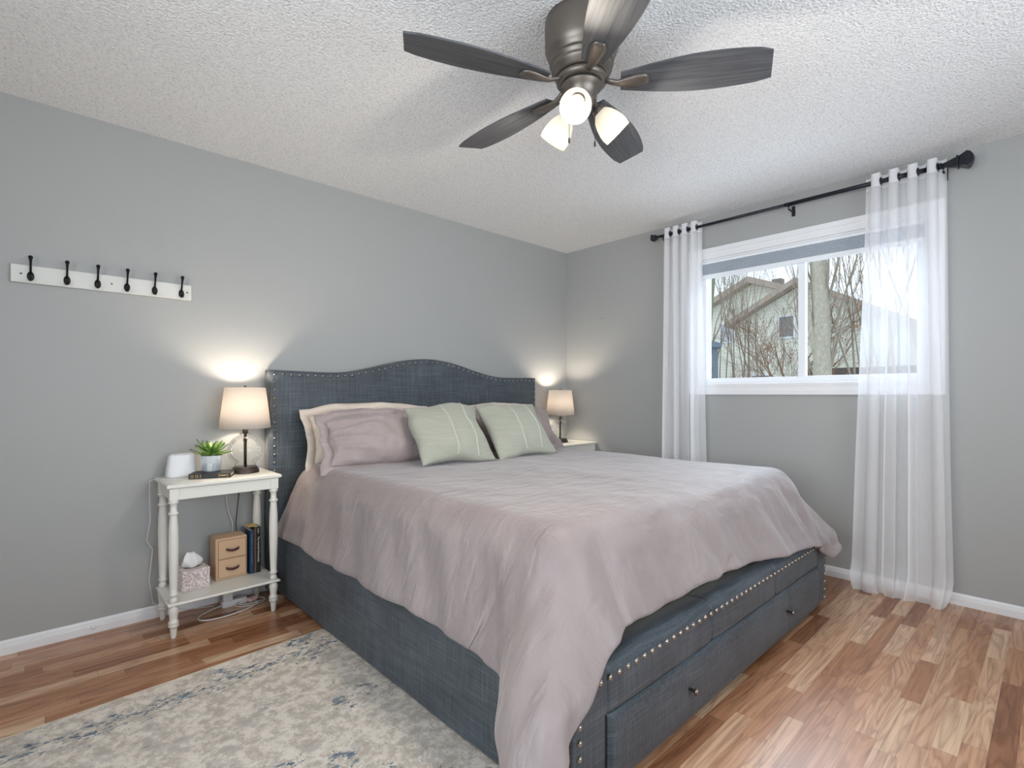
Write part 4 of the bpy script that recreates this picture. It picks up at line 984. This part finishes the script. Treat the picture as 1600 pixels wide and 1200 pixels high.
solo('device_cord', MB().tube([(-3.155, -.045, .712), (-3.205, -.04, .70), (-3.205, -.03, .6), (-3.20, -.02, .5), (-3.215, -.02, .4), (-3.19, -.02, .35), (-3.205, -.018, .2), (-3.19, -.022, .08), (-3.05, -.03, .01), (-2.93, -.07, .008)], .0020, 6), 'cord_white', 'thin white cord running down the wall beside the left nightstand', 'cord', (-3.2, -.02, .4))

# ------------------------------------------------------------------ wall hook rail
hr = thing('hook_rail', 'long white wall rail carrying six black double hooks', 'coat rack', (-3.36, 0, 1.66))
part('rail_board', MB().box((-3.702, -.018, 1.622), (-3.020, -.0005, 1.701)), 'rail_white', hr, .004)
def Xat(pxx, Yp=-.02):
    # world X of a point on the plane Y=Yp seen in photo column pxx (used only to read positions off the photo)
    k = (pxx-800)/803; th_ = math.radians(46.8); dx_ = math.cos(th_)+k*math.sin(th_); dy_ = math.sin(th_)-k*math.cos(th_); return -3.641+dx_*(Yp+3.138)/dy_
for hx in (-3.637, -3.515, -3.405, -3.293, -3.181, -3.066):
    h = MB()
    h.ball((hx, -.0195, 1.652), .0125, 14, 8, sc=(1.0, .28, 1.7))
    h.tube([(hx, -.020, 1.662), (hx, -.028, 1.676), (hx, -.036, 1.695), (hx, -.044, 1.715), (hx, -.048, 1.728)], [.0045, .0042, .004, .0048, .007], 10)
    h.ball((hx, -.048, 1.731), .0085, 10, 6)
    h.tube([(hx, -.020, 1.648), (hx, -.034, 1.634), (hx, -.046, 1.631), (hx, -.054, 1.640)], [.0045, .0045, .0045, .006], 10)
    h.ball((hx, -.055, 1.643), .007, 10, 6)
    part('hook', h, 'black_metal', hr)
for hx in (-3.668, -3.352, -3.040): part('screw', MB().lathe([(.005, 0), (.004, .0015), (.0001, .002)], (hx, -.018, 1.661), 10, mtx=Matrix.Rotation(PI/2, 4, 'X')), 'nail_dark', hr)

# ------------------------------------------------------------------ ceiling fan
FX, FY = -2.222, -1.985
fan = thing('ceiling_fan', 'five-blade pewter ceiling fan with three lit glass shades', 'ceiling fan', (FX, FY, 2.44))
FC = Vector((FX, FY, 0))
part('motor_housing', MB().lathe([(.128, 2.4395), (.130, 2.42), (.128, 2.34), (.118, 2.315), (.108, 2.305), (.108, 2.298), (.112, 2.295), (.112, 2.287), (.104, 2.283), (.106, 2.275), (.106, 2.266), (.098, 2.262), (.096, 2.250), (.085, 2.246)], FC, 56), 'fan_pewter', fan)
part('rotor_ring', MB().lathe([(.085, 2.245), (.088, 2.238), (.088, 2.226), (.078, 2.222), (.070, 2.220)], FC, 48), 'fan_pewter', fan)
part('light_kit', MB().lathe([(.060, 2.2195), (.072, 2.215), (.072, 2.208), (.056, 2.203), (.053, 2.16), (.050, 2.145), (.034, 2.135), (.012, 2.128), (.0001, 2.127)], FC, 48), 'fan_pewter', fan)
def blade_mb(R):
    mb = MB(); n = 26; Ls = np.linspace(.135, .612, n); rows = []; pitch = D(11)
    for i, l_ in enumerate(Ls):
        s_ = i/(n-1)
        w_ = .042+.034*math.sin(PI*min(1, s_**.85*.62+.02))**.9 if s_ < .0 else (.040+.036*math.sin(PI*(.10+.62*s_)))
        w_ = .034+.046*math.sin(PI*(.03+.74*s_))**1.05
        if s_ > .93: w_ *= 1-.12*((s_-.93)/.07)
        row = []
        for q in (-1, 1):
            lx_ = l_ + (.022 if q > 0 else -.0)*(max(0, (s_-.8)/.2))
            row.append((lx_, q*w_))
        rows.append(row)
    P = []
    for row in rows:
        (xa, wa), (xb, wb_) = row
        P.append([(xa, wa, -.003), (xb, wb_, -.003), (xb, wb_, .003), (xa, wa, .003)])
    P = np.array(P); T = R @ Matrix.Rotation(-pitch, 4, 'X')
    P = np.array([[tuple(T @ Vector(p)) for p in r_] for r_ in P]); mb.grid(P, wrap=True, smooth=False)
    mb.f.append((3, 2, 1, 0)); mb.m.append(0); mb.sm.append(False); k = (n-1)*4; mb.f.append((k, k+1, k+2, k+3)); mb.m.append(0); mb.sm.append(False)
    return mb
def arm_mb(R):
    mb = MB(); T = R @ Matrix.Rotation(-D(11), 4, 'X'); rows = []
    for l_, w_, z_, t_ in ((.075, .014, .012, .010), (.10, .013, .000, .009), (.125, .014, -.009, .009), (.15, .022, -.010, .007), (.185, .030, -.0085, .006), (.215, .031, -.0075, .005), (.232, .016, -.006, .003)):
        rows.append([(l_, -w_, z_+t_*.4), (l_, -w_*.5, z_-t_*.5), (l_, w_*.5, z_-t_*.5), (l_, w_, z_+t_*.4), (l_, 0, z_+t_*.6)])
    P = np.array([[tuple(T @ Vector(p)) for p in r_] for r_ in rows]); mb.grid(P, wrap=True, smooth=True)
    n = 5; mb.f.append(tuple(reversed(range(n)))); mb.m.append(0); mb.sm.append(False); k = (len(rows)-1)*n; mb.f.append(tuple(k+i for i in range(n))); mb.m.append(0); mb.sm.append(False)
    return mb
BZ = 2.218
for a in (158.35, -54.5, 17.9, 90.2, -126):
    R = Matrix.Translation((FX, FY, BZ)) @ Matrix.Rotation(D(a), 4, 'Z')
    bmesh_b = blade_mb(Matrix.Identity(4)); me_off = Matrix.Rotation(D(a), 4, 'Z')
    b_ = new_obj('blade', bmesh_b, 'blade_wood'); b_.parent = fan; b_.location = (0, 0, BZ-2.44); b_.rotation_euler = (0, 0, D(a))
    a_ = new_obj('blade_arm', arm_mb(Matrix.Identity(4)), 'fan_pewter'); a_.parent = b_
KZ = 2.155
for a in (210, -30, 90):
    dh = Vector((math.cos(D(a)), math.sin(D(a)), 0)); dn = (dh*math.cos(D(44))+Vector((0, 0, -math.sin(D(44))))).normalized()
    st = FC+Vector((0, 0, KZ))+dh*.045; q = dn.to_track_quat('Z', 'Y').to_matrix().to_4x4()
    sk = part('lamp_holder', MB().tube([FC+Vector((0, 0, KZ))+dh*.03, st, st+dn*.02], .011, 12).lathe([(.012, .012), (.021, .016), (.023, .030), (.021, .052), (.018, .054)], st, 20, mtx=q), 'fan_pewter', fan)
    prf = [(.022, .032), (.027, .036), (.038, .052), (.046, .072), (.0515, .094), (.0530, .112), (.0510, .130), (.0490, .130), (.0510, .112), (.0495, .094), (.044, .073), (.036, .054), (.025, .040)]
    sh_ = part('glass_shade', MB().lathe(prf, st, 40, mtx=q, cap=False), 'opal_glass', fan)
    part('bulb', MB().ball(st+dn*.080, .026, 16, 10), 'bulb_glow', sk)
    l = bpy.data.lights.new('fan_light', 'POINT'); l.energy = 18; l.color = (1, .91, .79); l.shadow_soft_size = .03
    lo = bpy.data.objects.new('fan_light', l); COL.objects.link(lo); lo.parent = fan; lo.location = st+dn*.112-Vector(fan.location)
for (cx, cy, zb) in ((FX-.055, FY+.01, 2.00), (FX+.005, FY-.055, 1.985)):
    pc = MB().tube([(cx, cy, 2.15), (cx, cy, zb+.02)], .0012, 5).lathe([(.0012, zb+.022), (.0035, zb+.014), (.004, zb+.004), (.002, zb), (.0001, zb-.001)], (cx, cy, 0), 10)
    part('pull_chain', pc, 'lamp_bronze', fan)
